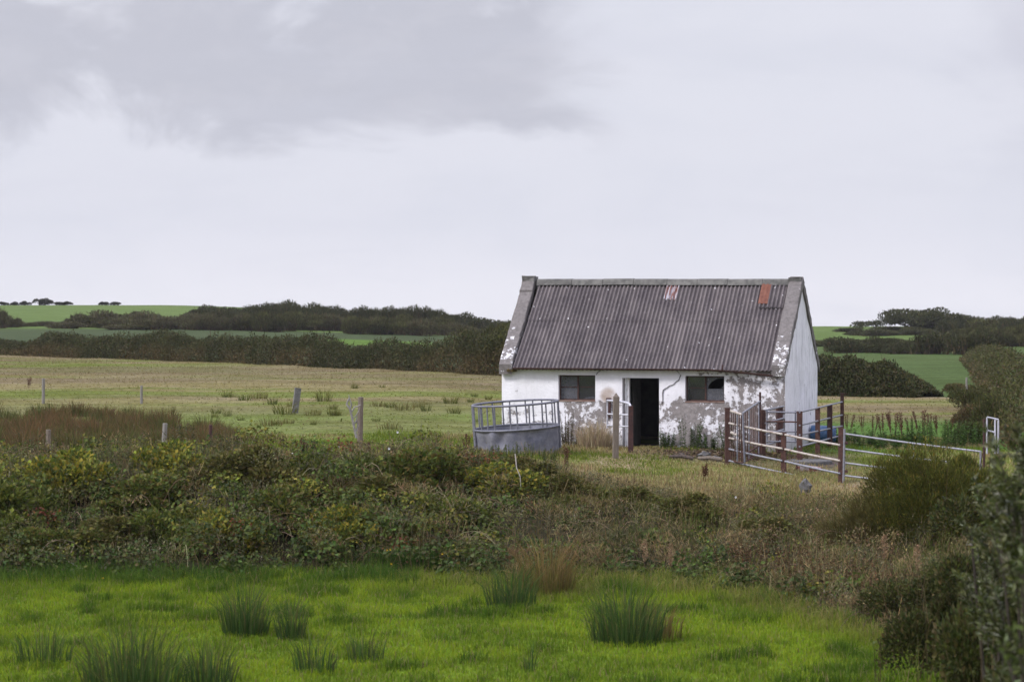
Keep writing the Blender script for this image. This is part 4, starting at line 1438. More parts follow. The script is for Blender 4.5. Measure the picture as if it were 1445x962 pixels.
def bank():
    G = Geo()
    # low litter layer, its colour darkened to paint shaded gaps under the clumps
    n = 60000
    x, y = U(-13.5, 10.0, n), U(24, 49, n)
    h = bank_h(x, y)
    ok = (y > bnd(x) - 0.05) & (h > .06)
    x, y, h = x[ok], y[ok], h[ok]
    n = len(x)
    p = np.stack([x, y, gz(x, y) + h * .7 * rng.random(n)], 1)
    leaves(G, p, rdir(n) * [1, 1, .6], rdir(n) + [0, -.4, .8], U(.04, .10, n), U(.02, .06, n), pick(BRN + GRN, n, .25) * .65)
    # clumps: every clump its own kind of leaf
    nc = 3100
    cx0, cy0 = U(-13.5, 9.5, nc), U(24, 48.6, nc)
    hc = bank_h(cx0, cy0)
    ok = (cy0 > bnd(cx0) + .12) & (hc > .10)
    cx0, cy0, hc = cx0[ok], cy0[ok], hc[ok]
    A = fbm(cx0, cy0, 1.6, 85)
    Bn = fbm(cx0, cy0, 1.1, 86)
    for i in range(len(cx0)):
        r = U(.14, .38)
        frac = rng.random()
        up_ = min(hc[i], 1.1) * (.35 + .75 * frac)
        c0 = np.array([cx0[i], cy0[i], g1(cx0[i], cy0[i]) + up_ * .8])
        k = rng.random()
        dist_ = cy0[i] - float(bnd(cx0[i]))
        crest = min(1, max(0, (dist_ - 3.0) / 3.5))
        lf = (.050, .105, .85)
        tone = U(.75, 1.3)
        if dist_ < .9 and k < .6:  # foot of the bank: shade put into darker leaf greens
            pal = [(0.034, 0.056, 0.018), (0.046, 0.072, 0.020), (0.06, 0.06, 0.026)]
        elif k < .42 * (A[i] > .47) * (cx0[i] < -1.2) + .05:
            pal = YEL + [(0.075, 0.10, 0.022)]
        elif k < .30 and Bn[i] > .57 and dist_ > 1.5 and cx0[i] < 1:
            pal = RED + [(0.07, 0.075, 0.02)]
            lf = (.04, .085, .8)
        elif k < .50 + .38 * crest:
            pal = [GRY, BRN + TAN2, [(0.085, 0.09, 0.035), (0.105, 0.105, 0.045)], [(0.11, 0.095, 0.07), (0.06, 0.07, 0.03)]][int(rng.integers(4))]
            lf = (.028, .065, .5)
        elif k > .93 - .22 * (cx0[i] > 0):
            pal = TAN2
            lf = (.05, .16, .12)
        else:
            pal = GRN + [(0.06, 0.085, 0.022)]
        m_ = int(70 * (r / .26) ** 1.5 * (1.8 if lf[2] < .6 else 1))
        dr_ = rdir(m_)
        dr_[:, 2] = np.abs(dr_[:, 2]) * 1.1 - .25
        dr_[:, 1] -= .25
        rad = r * U(.5, 1.1, m_)[:, None]
        pp = c0 + dr_ * rad * [1.25, 1.0, .95]
        ls_ = U(lf[0], lf[1], m_)
        droop = [0, 0, -.25] if lf[2] > .6 else [0, 0, .5]
        leaves(G, pp, dr_ * .5 + rdir(m_) * .7 + droop, dr_ + rdir(m_) * .5 + [0, -.1, .5], ls_, ls_ * lf[2], pick(pal, m_, .24) * tone)
    tag(G.build('bramble_undergrowth', M_leaf), 'tangled bramble and weed leaves covering the bank', 'brambles', kind='stuff')
    # upright weeds, stalks with small leaves on the crest
    G = Geo()
    ns = 5600
    x = U(-13, 9.5, ns)
    y = U(25, 48.5, ns)
    h = bank_h(x, y)
    ok = (y > bnd(x) + 0.2) & (h > 0.12) & (fbm(x, y, 1.0, 88) > 0.40)
    x, y, h = x[ok], y[ok], h[ok]
    ns = len(x)
    hs = h * U(0.7, 1.25, ns) + 0.1 + .18 * sstep(42.5, 44.5, y) * sstep(1.5, -1, x) * rng.random(ns)
    az, ln = U(0, 6.28, ns), U(0.0, 0.22, ns)
    zb = gz(x, y)
    kk_ = 16
    for k in range(kk_):
        t = (k + 1) / kk_ * U(.9, 1.05, ns)
        sel = t > 0.35
        p = np.stack([x + np.cos(az) * ln * hs * t, y + np.sin(az) * ln * hs * t, zb + hs * t], 1)[sel]
        m_ = len(p)
        green_sel = (vn(x, y, 0.7, 90)[sel] > 0.5)[:, None]  # noise picks greenish leaves over brown ones
        c = np.where(green_sel, pick([(0.085, 0.095, 0.055), (0.06, 0.075, 0.035)], m_), pick([(0.13, 0.10, 0.075), (0.16, 0.13, 0.10), (0.085, 0.07, 0.05)], m_))
        leaves(G, p, rdir(m_) * [1, 1, .5] + [0, 0, .3], rdir(m_) + [0, 0, .6], U(.025, .055, m_), U(.012, .025, m_), c)
    p0 = np.stack([x, y, zb], 1)
    blades(G, p0, hs, 0.009, az, ln, pick(BRN, ns), pick(GRY, ns))
    tag(G.build('weed_stalks', M_leaf), 'thin leafy weed stalks standing up from the bank', 'weeds', kind='stuff')
    # long grass, half dead, hanging over the face of the bank
    G = Geo()
    n = 120000
    x = U(-13, 10, n)
    y = U(24, 50.5, n)
    rightish = sstep(-2.5, 2.0, x)
    k_ = sstep(0.38, 0.60, fbm(x, y, 1.1, 91)) * (0.38 + 0.62 * rightish) + 0.08
    ok = (y > bnd(x) - 0.3) & (rng.random(n) < k_)
    x, y = x[ok], y[ok]
    n = len(x)
    h = bank_h(x, y)
    z = gz(x, y) + h * U(0.0, 0.7, n) + (rng.random(n) < .45) * U(.05, .45, n) * sstep(.8, 2.0, y - bnd(x)) * sstep(46.5, 44.5, y)
    gsel = (fbm(x, y, 0.8, 92) + 0.25 * sstep(1.2, 0.2, y - bnd(x)) > 0.56)[:, None]
    tn = np.where((rng.random(n) < 0.48 + 0.25 * sstep(45, 47.5, y))[:, None], pick(TAN, n), pick(TAN2, n))
    ct = np.where(gsel, pick([(0.07, 0.105, 0.028), (0.095, 0.12, 0.035)], n), tn)
    blades(G, np.stack([x, y, z], 1), U(.12, .38, n) * (0.55 + 0.6 * sstep(48, 44, y)), U(.005, .010, n), rng.normal(-1.57, 1.3, n), np.abs(rng.normal(0.75, 0.5, n)), ct * .8, ct, droop=0.5)
    tag(G.build('bank_grass', M_dry), 'long half dead grass hanging over the bank', 'grass', kind='stuff')
    # rank green grass growing up into the foot of the bank
    G = Geo()
    n = 34000
    x = U(-12.5, 8.2, n)
    off_ = U(-.75, .75, n)
    y = bnd(x) + off_
    cl_ = fbm(x, y, .8, 93)
    ok = rng.random(n) < sstep(.36, .58, cl_) * np.clip(1.1 - np.abs(off_), .1, 1) + .06
    x, y, cl_, off_ = x[ok], y[ok], cl_[ok], off_[ok]
    n = len(x)
    rt = sstep(-2.5, 2.0, x)[:, None]
    gcol = pick([(0.055, 0.115, 0.022), (0.045, 0.095, 0.02), (0.075, 0.135, 0.026)], n)
    pcol = pick([(0.16, 0.165, 0.05), (0.24, 0.19, 0.095), (0.11, 0.15, 0.035)], n)
    w_ = (rng.random((n, 1)) < rt * .6 + .06)
    c = np.where(w_, pcol, gcol)
    blades(G, np.stack([x, y, gz(x, y) - .01], 1), U(.10, .36, n) * (.5 + cl_), U(.007, .013, n), U(0, 6.28, n), np.abs(rng.normal(.5, .35, n)), c * .85, c, droop=.4)
    tag(G.build('fringe_grass', M_grass), 'rank grass growing up into the foot of the bank', 'grass', kind='stuff')
    # arching dead bramble canes
    G = Geo()
    for i in range(560):
        x0 = U(-12.5, 8.0)
        yb_ = float(bnd(np.array(x0)))
        y0 = U(yb_ + .3, 47)
        h0 = float(bank_h(x0, y0))
        if h0 < 0.12:
            continue
        z0 = g1(x0, y0) + h0 * U(.3, .8)
        L_ = U(.4, 1.2)
        a_ = rng.normal(-1.57, 1.1)
        up = U(.1, .45)
        pts = [[x0 + math.cos(a_) * L_ * t, y0 + math.sin(a_) * L_ * t, z0 + up * 4 * t * (1 - t) * .7 - .25 * t * t] for t in np.linspace(0, 1, 6)]
        cc = pick([(0.13, 0.085, 0.06), (0.20, 0.15, 0.11), (0.09, 0.06, 0.05), (0.27, 0.215, 0.165)], 1)[0]
        tube(G, pts, np.linspace(.006, .0025, 6), 4, cc, cap=False)
    tag(G.build('bramble_canes', M_dry), 'dead arching bramble canes tangled over the bank', 'brambles', kind='stuff')


bank()


# dry grass and short turf between the bank and the cottage, and the meadow
def meadow():
    G = Geo()
    n = 150000
    x = U(-15, 14, n)
    y = U(45, 66, n)
    lx = (x - FLx) * math.cos(TH) - (y - FLy) * math.sin(TH)
    ly = (x - FLx) * math.sin(TH) + (y - FLy) * math.cos(TH)
    inside = (lx > -0.1) & (lx < WID + .1) & (ly > -0.05)
    bare = np.exp(-(((x - 6.0) / 2.0) ** 2 + ((y - 59.0) / 1.0) ** 2)) + np.exp(-(((x - 8.4) / 0.8) ** 2 + ((y - 58.0) / 1.8) ** 2))
    fr_ = np.hypot(x - fxw, y - fd) < 1.15
    ok = ~inside & (rng.random(n) > bare * 1.2) & ~fr_
    x, y = x[ok], y[ok]
    n = len(x)
    cl = fbm(x, y, 1.4, 101)
    f1_ = sstep(0.30, 0.54, fbm(x, y, 2.2, 102) + 0.16 * sstep(54, 49, y) * sstep(-3, 2, x) - 0.26 * sstep(2, -4, x) * sstep(50, 53, y))[:, None]
    grn = pick([(0.125, 0.175, 0.025), (0.15, 0.195, 0.032), (0.09, 0.135, 0.024)], n)
    tn = pick([(0.34, 0.265, 0.15), (0.28, 0.21, 0.115), (0.40, 0.33, 0.21), (0.20, 0.14, 0.085)], n)
    c = np.where(rng.random((n, 1)) < f1_ * .92, tn, grn)
    h = U(.05, .14, n) * (0.5 + cl) + sstep(.60, .75, cl) * U(0, .18, n)
    blades(G, np.stack([x, y, gz(x, y) - .01], 1), h, U(.010, .02, n), U(0, 6.28, n), np.abs(rng.normal(.5, .4, n)), c * .9, c, droop=.4)
    # farther meadow: sparser, bigger wisps
    n = 80000
    x = U(-44, 26, n)
    y = 66 + (U(0, 1, n) ** 0.8) * 82
    ok = (y < hedge_y(x) - 0.5) & (x / y > -0.29) & (x / y < 0.215)
    x, y = x[ok], y[ok]
    lx = (x - FLx) * math.cos(TH) - (y - FLy) * math.sin(TH)
    ly = (x - FLx) * math.sin(TH) + (y - FLy) * math.cos(TH)
    ok = ~((lx > -0.3) & (lx < WID + .1) & (ly > -0.1) & (ly < DEP + .1))
    x, y = x[ok], y[ok]
    n = len(x)
    c = ground_col(x, y) * (1 + rng.normal(0, .16, (n, 1))) * 1.5
    c = np.where(rng.random((n, 1)) < 0.12, pick([(0.22, 0.165, 0.095), (0.11, 0.125, 0.03), (0.14, 0.105, 0.065)], n), c)
    h = U(.03, .09, n) + (rng.random(n) < .02) * U(.0, .15, n)
    blades(G, np.stack([x, y, gz(x, y) - .01], 1), h, U(.02, .06, n), U(0, 6.28, n), np.abs(rng.normal(1.2, .5, n)), c, c, droop=.4)
    tag(G.build('meadow_grass', M_grass), 'short patchy green and straw coloured meadow grass', 'grass', kind='stuff')


meadow()

# ------------------------------------------------------------------ rush bed and tufts in the left field
protos = []
for k in range(3):
    g = rush_geo(230, U(.8, 1.0), 1.1, [(0.06, 0.085, 0.026), (0.085, 0.078, 0.036), (0.045, 0.075, 0.022)], [[(0.16, 0.085, 0.055), (0.12, 0.065, 0.045), (0.085, 0.085, 0.035)], [(0.19, 0.10, 0.065), (0.14, 0.075, 0.05)], [(0.08, 0.10, 0.035), (0.11, 0.085, 0.045)]][k], .5, .02)
    protos.append(g)
pm = [None] * 3
spots = []
for i in range(125):
    px_ = U(-30, 345)
    f_ = max(0.0, 1 - max(0, px_) / 345)
    top = 62 + 15 * rng.random()
    d_ = U(57.5, 66 + 8 * f_) if px_ > 250 else U(56.5 + max(0, px_) * .012, 77)
    spots.append((px_, d_, U(.45, 1.02)))
for px_, d_, s_ in spots:
    k = int(rng.integers(3))
    x_w = at(px_, d_)
    if pm[k] is None:
        pm[k] = protos[k].build('rush_clump', M_grass)
        o = pm[k]
    else:
        o = pm[k].copy()
        COL.objects.link(o)
    o.location = (x_w, d_, g1(x_w, d_))
    o.rotation_euler = (0, 0, U(0, 6.28))
    o.scale = (s_, s_, s_)
    tag(o, 'brown rush clump in the dense rush bed at left', 'rushes', 'rush clumps of the dense bed at left')
tuft_g = [rush_geo(k_, h_, w_, pa_, pb_, .8, .018) for k_, h_, w_, pa_, pb_ in (
    (70, .75, .55, [(0.07, 0.095, 0.026), (0.10, 0.105, 0.035)], [(0.13, 0.135, 0.045), (0.17, 0.14, 0.065)]),
    (55, .62, .40, [(0.06, 0.085, 0.026), (0.08, 0.10, 0.03)], [(0.11, 0.13, 0.045), (0.14, 0.13, 0.06)]),
    (80, .60, .85, [(0.09, 0.10, 0.03), (0.12, 0.10, 0.045)], [(0.17, 0.13, 0.065), (0.15, 0.13, 0.055)]))]
tuft_o = [None] * 3
lst = [(636, 577, 1.0), (552, 581, .95), (536, 580, .8), (570, 583, .85), (588, 581, .9), (601, 584, .8), (640, 587, .7), (457, 575, 1.1), (365, 572, 1.0), (345, 574, .9), (320, 571, .9), (549, 604, .75), (470, 583, .7), (664, 576, .6), (385, 578, .9), (402, 588, 1.1), (380, 600, .8)]
lst += [(U(300, 700), U(560, 600), U(.35, .75)) for _ in range(22)]
for i, (px_, py_, s_) in enumerate(lst):
    d_ = F * 3.42 / (py_ - HOR)
    x_w = at(px_, d_)
    k = int(rng.integers(3))
    if tuft_o[k] is None:
        tuft_o[k] = tuft_g[k].build('rush_clump', M_grass)
        o = tuft_o[k]
    else:
        o = tuft_o[k].copy()
        COL.objects.link(o)
    o.location = (x_w, d_, g1(x_w, d_))
    o.rotation_euler = (0, 0, U(0, 6.28))
    o.scale = (s_ * U(.8, 1.3), s_ * U(.8, 1.3), s_ * U(.75, 1.1))
    tag(o, 'small rush clump scattered in open meadow left of the cottage', 'rushes', 'scattered rush clumps of the meadow')


# ------------------------------------------------------------------ dock stems, nettles, seed heads
def dock_geo(h, n=5, c=((0.085, 0.035, 0.03), (0.12, 0.055, 0.04)), fat=.035, spread=.1):
    G = Geo()
    for i in range(n):
        a_, l_ = U(0, 6.28), U(0.0, .35)
        hh = h * U(.65, 1)
        b0 = np.array([U(-spread, spread), U(-spread, spread), -.03])
        tp = b0 + [math.cos(a_) * l_ * hh, math.sin(a_) * l_ * hh, hh]
        tube(G, [b0, (b0 + tp) / 2 + [0, 0, .03], tp], [.008, .006, .003], 4, c[0], cap=False)
        m_ = 90
        t = U(.35, 1.0, m_)
        p_ = b0 + (tp - b0) * t[:, None] + rng.normal(0, fat * .5, (m_, 3)) * np.array([1, 1, .6])
        leaves(G, p_, rdir(m_) + [0, 0, .8], rdir(m_), U(.02, .05, m_), U(.015, .03, m_), pick(c, m_, .25))
    return G


dk = None
for px_, py_, d_, s_ in ((1247, 603, 66, 1.0), (1262, 604, 66.5, .95), (1275, 606, 66, 1.05), (1232, 602, 67, .8), (1300, 606, 66.5, 1.1), (1287, 608, 66, .85), (1312, 604, 68, .95), (1324, 603, 68, .85), (1198, 600, 68, .85), (1258, 598, 69, .9), (1340, 602, 68, .7), (1218, 600, 69, .7)):
    x_w = at(px_, d_)
    if dk is None:
        dk = dock_geo(1.15, 4).build('dock_plant', M_dry)
        o = dk
    else:
        o = dk.copy()
        COL.objects.link(o)
    o.location = (x_w, d_, g1(x_w, d_))
    o.scale = (s_,) * 3
    o.rotation_euler = (0, 0, U(0, 6.28))
    tag(o, 'dead reddish brown dock stems in the field right of cottage', 'dock', 'dead dock plants right of the cottage')
for px_, d_, h_, lab in ((434, 56, .5, 'dead red dock heap left of the forked branch'), (363, 54, .45, 'dead red dock above the brambles, left of the heap'), (216, 53.5, .42, 'thin dead dock stem beside the bleached fence post'), (660, 56.5, .62, 'dead brown dock stems left of the ring feeder'), (798, 53.5, .72, 'dark dead umbel stalk right of the ring feeder'), (993, 49.5, .45, 'lone dead dock stem in dry grass before the pen'), (40, 96, .65, 'small dark curled weed far out in the left field'), (520, 56, .4, 'leaning brown stem right of the forked branch')):
    x_w = at(px_, d_)
    g = dock_geo(h_, 3 if 'heap' not in lab else 9, fat=.04, spread=.06 if 'heap' not in lab else .3)
    o = g.build('dock_plant', M_dry, loc=(x_w, d_, g1(x_w, d_) + (.25 if d_ < 50 else 0.0)))
    tag(o, lab, 'dock')


def leafy_geo(h, n, pal, ls=(.05, .11), spread=.25, per=38, stem=(0.06, 0.08, 0.03)):
    G = Geo()
    for i in range(n):
        a_, l_ = U(0, 6.28), U(0, .25)
        hh = h * U(.55, 1.05)
        r_ = spread * math.sqrt(rng.random())
        b0 = np.array([r_ * math.cos(a_), r_ * math.sin(a_), -.03])
        tp = b0 + [math.cos(a_) * l_ * hh, math.sin(a_) * l_ * hh, hh]
        tube(G, [b0, (b0 + tp) / 2 + [0, 0, .02], tp], [.006, .005, .003], 4, stem, cap=False)
        t = U(.12, 1.0, per)
        p_ = b0 + (tp - b0) * t[:, None]
        ax = rdir(per) * [1, 1, .25]
        leaves(G, p_, ax, rdir(per) * .4 + [0, 0, 1], U(*ls, per) * (1.15 - .6 * t), U(.025, .05, per), pick(pal, per, .22))
    return G


NET = [(0.04, 0.075, 0.02), (0.05, 0.09, 0.025), (0.035, 0.06, 0.02)]
for lx, ly, h_, n_, sp_, lab in ((5.05, -.32, .62, 16, .26, 'dark green nettles beside the right jamb of doorway'), (5.75, -.4, .95, 14, .3, 'tall nettles under the right window'), (6.35, -.45, .5, 14, .3, 'low nettles between window nettles and pen post'), (7.0, -.45, .95, 14, .3, 'tall nettles against the wall just left of the pen gate'), (2.75, -.35, .62, 12, .28, 'nettles at wall foot right of the ring feeder'), (3.3, -.5, .5, 9, .2, 'small green weeds among dead grass near the wooden post')):
    q_ = hw(lx, ly)
    o = leafy_geo(h_, n_, NET, spread=sp_).build('nettle_clump', M_leaf, loc=(q_[0], q_[1], g1(q_[0], q_[1])))
    tag(o, lab, 'nettles')
for lx, ly, h_, n_, sp_, lab in ((2.15, -.5, 1.05, 22, .35, 'dead brown weeds against the wall below the left window'),):
    q_ = hw(lx, ly)
    o = leafy_geo(h_, n_, [(0.10, 0.075, 0.055), (0.075, 0.055, 0.042), (0.06, 0.07, 0.03)], (.03, .07), sp_, 60, (0.09, 0.06, 0.04)).build('dead_weeds', M_dry, loc=(q_[0], q_[1], g1(q_[0], q_[1])))
    tag(o, lab, 'weeds')
for px_, d_, h_, n_, sp_, lab in ((700, 55.6, .42, 14, .3, 'leafy weeds in front of the ring feeder, left end'), (733, 55.2, .55, 18, .35, 'taller leafy weeds in front of the middle of the ring feeder'), (772, 55.4, .38, 14, .3, 'low leafy weeds in front of the ring feeder, right end')):
    x_w = at(px_, d_)
    o = leafy_geo(h_, n_, [(0.085, 0.11, 0.035), (0.11, 0.12, 0.045), (0.07, 0.085, 0.035)], (.03, .07), sp_, 40).build('weed_patch', M_leaf, loc=(x_w, d_, g1(x_w, d_)))
    tag(o, lab, 'weeds')
# pale dead grass clump by the post
q_ = hw(3.05, -.75)
g = rush_geo(900, 1.05, .95, [(0.34, 0.265, 0.20), (0.27, 0.20, 0.15)], [(0.48, 0.385, 0.31), (0.38, 0.29, 0.23)], .5, .012)
tag(g.build('dead_grass_clump', M_dry, loc=(q_[0], q_[1], g1(q_[0], q_[1]))), 'tall pale dead grass against the wall left of the doorway', 'grass')
a_ = U(0, 6.28, 1500)
G = Geo()
pp = np.stack([fxw + 1.16 * np.cos(a_) + rng.normal(0, .06, 1500), fd + 1.16 * np.sin(a_) + rng.normal(0, .06, 1500)], 1)
blades(G, np.stack([pp[:, 0], pp[:, 1], gz(pp[:, 0], pp[:, 1]) - .01], 1), U(.08, .26, 1500), .012, U(0, 6.28, 1500), U(.1, .8, 1500), pick(TAN + [(0.10, 0.14, 0.03)], 1500), pick(TAN + [(0.13, 0.17, 0.04)], 1500), droop=.4)
tag(G.build('feeder_grass', M_dry), 'uncut dry grass growing round the foot of the ring feeder', 'grass', kind='stuff')
# rank green weeds behind the pen
for px_, d_, h_, n_, sp_, lab in ((1235, 63.5, .45, 60, 1.3, 'green weed patch behind the field gate left half'), (1330, 63.0, .75, 80, 1.2, 'taller rounded green weed patch beyond the gorse'), (1285, 62, .3, 50, 1.2, 'low green weeds between the two rank patches')):
    x_w = at(px_, d_)
    o = leafy_geo(h_, n_, [(0.05, 0.10, 0.022), (0.065, 0.12, 0.028), (0.04, 0.08, 0.02)], (.06, .14), sp_, 40).build('weed_patch', M_leaf, loc=(x_w, d_, g1(x_w, d_)))
    tag(o, lab, 'weeds')
cw_g = [leafy_geo(h_, n_, pal_, (.035, .075), .32, 55, (0.10, 0.085, 0.05)) for h_, n_, pal_ in ((.75, 15, [(0.10, 0.105, 0.06), (0.075, 0.085, 0.04)]), (.62, 13, [(0.12, 0.10, 0.065), (0.085, 0.085, 0.045)]), (.70, 14, [(0.085, 0.105, 0.04), (0.11, 0.12, 0.055)]))]
cw_o = [None] * 3
for i in range(64):
    if i < 44:
        px_, d_ = U(300, 790), U(42.6, 45.6)
    else:
        px_, d_ = U(10, 300), U(42.5, 44.5)
    x_w = at(px_, d_)
    k = int(rng.integers(3))
    if cw_o[k] is None:
        cw_o[k] = cw_g[k].build('weed_clump', M_leaf)
        o = cw_o[k]
    else:
        o = cw_o[k].copy()
        COL.objects.link(o)
    o.location = (x_w, d_, g1(x_w, d_) + .08)
    o.rotation_euler = (0, 0, U(0, 6.28))
    q_ = U(.65, 1.05)
    o.scale = (q_ * 1.1, q_ * 1.1, q_)
    tag(o, 'leafy grey green weed clump standing on the crest of the bank', 'weeds', 'weed clumps along the crest of the bank')
# pale feathery seed heads on the bank
for px_, d_, top, lab in ((909.5, 36.6, 762, 'pale pink seed plume over lawn edge, left of the twin plumes'), (946, 36.4, 768, 'pale seed plume right of its twin at the bank foot'), (1247, 33.5, 755, 'pinkish seed plume in front of the gorse bush'), (1294, 32.5, 770, 'slender seed plume right below the gorse')):
    x_w = at(px_, d_)
    zt = zat(top, d_)
    h_ = zt - g1(x_w, d_)
    G = Geo()
    tube(G, [[0, 0, 0], [0.01, 0, h_ * .6], [0.015, 0, h_]], [.006, .005, .003], 5, (0.16, 0.11, 0.07), cap=False)
    m_ = 260
    t = U(h_ - .38, h_, m_)
    w_ = .05 * np.sin(np.clip((h_ - t) / .38, 0.02, 1) * math.pi) + .012
    a_ = U(0, 6.28, m_)
    p_ = np.stack([.012 + w_ * np.cos(a_) * rng.random(m_), w_ * np.sin(a_) * rng.random(m_), t], 1)
    leaves(G, p_, np.stack([np.cos(a_), np.sin(a_), np.full(m_, 1.4)], 1), rdir(m_), U(.02, .05, m_), U(.008, .018, m_), pick([(0.30, 0.20, 0.14), (0.24, 0.15, 0.10), (0.36, 0.26, 0.19)], m_))
    tag(G.build('seed_plume', M_dry, loc=(x_w, d_, g1(x_w, d_))), lab, 'seed head')
# rusty red sorrel stand on the right of the bank
for px_, d_, r_, n_, h_, lab in ((1085, 36.5, .8, 40, .75, 'rusty brown dock stand at the foot of the bank below pen'), (1200, 34.5, .9, 48, .8, 'rusty brown dock stand in front of the gorse bush'), (1310, 32, .8, 40, .8, 'rusty dock stand between gorse and willow')):
    x_w = at(px_, d_)
    g = leafy_geo(h_, n_, [(0.125, 0.068, 0.038), (0.10, 0.055, 0.034), (0.075, 0.075, 0.03), (0.15, 0.09, 0.055)], (.03, .07), r_, 70, (0.12, 0.07, 0.045))
    tag(g.build('dock_stand', M_dry, loc=(x_w, d_, g1(x_w, d_))), lab, 'dock')
# arched clump of fallen tawny grass
for px_, d_, lab in ((735, 37.9, 'tawny mound of fallen grass above the rush clump'), (905, 39.5, 'dark green mound of drooping grass on the bank, below the dry strip'), (600, 38.0, 'fresh green grass clump at the foot of the bank')):
    x_w = at(px_, d_)
    G = Geo()
    n = 1500
    pal = [(0.14, 0.085, 0.05), (0.17, 0.11, 0.065)] if 'tawny' in lab else ([(0.04, 0.06, 0.022), (0.10, 0.085, 0.045)] if 'dark' in lab else [(0.05, 0.11, 0.022), (0.04, 0.09, 0.02)])
    x0 = rng.normal(0, .45, n)
    y0 = rng.normal(0, .22, n)
    blades(G, np.stack([x0, y0, np.full(n, .0)], 1), U(.25, .6, n), .009, rng.normal(-1.57, 1.0, n), U(.3, 1.1, n), pick(pal, n) * .8, pick(pal, n), droop=.65)
    tag(G.build('grass_clump', M_dry, loc=(x_w, d_, g1(x_w, d_))), lab, 'grass')
# white bindweed and yellow hawkbit flowers
M_petal = surf_mat('white_petal', [(0.78, 0.78, 0.78), (0.70, 0.70, 0.70)], 9, 0.7)
M_petaly = surf_mat('yellow_petal', [(0.70, 0.52, 0.02), (0.62, 0.42, 0.02)], 9, 0.7)


def flower(px_, py_, d_, r_, mat, lab, grp):
    G = Geo()
    c_ = pt(px_, py_, d_)
    k = 10
    a = np.arange(k) * 2 * math.pi / k
    v_ = [[0, 0.01, 0]] + [[r_ * (1 if j % 2 else .8) * math.cos(t), -.02, r_ * (1 if j % 2 else .8) * math.sin(t)] for j, t in enumerate(a)]
    G.add(v_, [[0, 1 + (j + 1) % k, 1 + j] for j in range(k)])
    zb = g1(c_[0], c_[1]) - c_[2]
    tube(G, [[0, .012, 0], [.01, .03, zb * .5], [0, .04, min(zb, -.05)]], .003, 4, m=1)
    o = G.build('flower', [mat, M_twig], loc=c_)
    tag(o, lab, 'flower', grp)


for px_, py_, d_ in ((479, 630, 44), (549, 632.5, 44), (561, 609.5, 46), (607, 633, 44.5), (885, 697, 43.5), (412, 638, 44), (1038, 701, 44)):
    flower(px_, py_, d_, .026, M_petal, 'white bindweed flower on top of the bank', 'white flowers on the bank')
for px_, py_, d_ in ((546, 776, 37), (551, 775, 37), (552, 795, 36.8), (322, 790, 37.2), (145, 815, 36), (624, 781, 37), (326, 873, 31.5)):
    flower(px_, py_, d_, .02, M_petaly, 'yellow flower at the lawn edge', 'yellow flowers at the lawn edge')
# long bleached stems
for pts, d_, lab in ((((545, 697), (552, 702), (558, 712), (564, 726), (567, 740)), 40.5, 'bleached curved dead cane on the bank below the fence branch'), (((727, 640), (729, 660), (734, 672), (735, 690)), 42, 'pale upright dead cane in front of the ring feeder'), (((80, 787), (98, 793), (110, 800), (122, 806)), 37.4, 'pale broken cane lying at the bank foot at left')):
    G = Geo()
    P2 = [pt(a_, c_, d_) for a_, c_ in pts]
    tube(G, P2, np.linspace(.013, .007, len(P2)), 6, (0.5, 0.45, 0.40))
    o = G.build('dead_cane', M_dry, origin=P2[-1], smooth=True)
    tag(o, lab, 'cane')


# ------------------------------------------------------------------ shrubs
def crown(G, c, rx, ry, rz, n, ls, pal, blobs=9, up=.35, ratio=.45, flat=.0, seed=0, core=None):
    """leaves spread through many overlapping clumps"""
    bc = rdir(blobs) * np.array([rx, ry, rz]) * (U(.15, .75, blobs) ** .6)[:, None]
    bc[:, 2] = np.abs(bc[:, 2]) * .9 - .05 * rz
    br = U(.30, .50, blobs) * min(rx, ry, rz * 1.2)
    bi = rng.integers(blobs, size=n)
    dr = rdir(n)
    dr[:, 2] = np.where(dr[:, 2] < -.3, -dr[:, 2], dr[:, 2])
    rr = br[bi] * (U(.55, 1.12, n) ** .7)
    p_ = bc[bi] + dr * rr[:, None] * [1.1, 1.1, 1]
    tone = (0.78 + .44 * rng.random(blobs))[bi][:, None]
    col = pick(pal, n, .2) * tone
    ax = dr + rdir(n) * .8 + [0, 0, up]
    leaves(G, p_ + np.asarray(c), ax, rdir(n) + dr * .6, U(ls * .6, ls * 1.3, n), U(ls * .6, ls * 1.3, n) * ratio, col)
    return bc


def shrub(name, loc, rx, ry, rz, n, ls, pal, lab, cat, grp=None, blobs=9, ratio=.45, mat=None, stems=5, twigs=0, up=.35):
    root = tag(empty(name, loc), lab, cat, grp)
    G = Geo()
    bc = crown(G, (0, 0, rz * .15), rx, ry, rz, n, ls, pal, blobs, ratio=ratio, up=up)
    kz_ = rz / np.percentile(G.v[0][:, 2], 99.3)
    kx_ = rx / np.percentile(np.abs(G.v[0][:, 0]), 99)
    ky_ = ry / np.percentile(np.abs(G.v[0][:, 1]), 99)
    G.v[0] = G.v[0] * [kx_, ky_, kz_]
    bc = bc * [kx_, ky_, kz_]
    if twigs:
        i = rng.integers(len(bc), size=twigs)
        blades(G, bc[i] + rdir(twigs) * .3 * rz, U(.15, .5, twigs) * rz, ls * .2, U(0, 6.28, twigs), U(0, .5, twigs), pick(BRN, twigs), pick(pal, twigs))
    G.build('foliage', mat or M_leaf, root)
    G = Geo()
    for b_ in bc[:stems]:
        tube(G, [[b_[0] * .1, b_[1] * .1, -.2], [b_[0] * .45, b_[1] * .45, max(.1, b_[2] * .5)], [b_[0], b_[1], b_[2] + rz * .15]], [.05 * rz, .035 * rz, .015 * rz], 6)
    G.build('stem', M_twig, root)
    return root


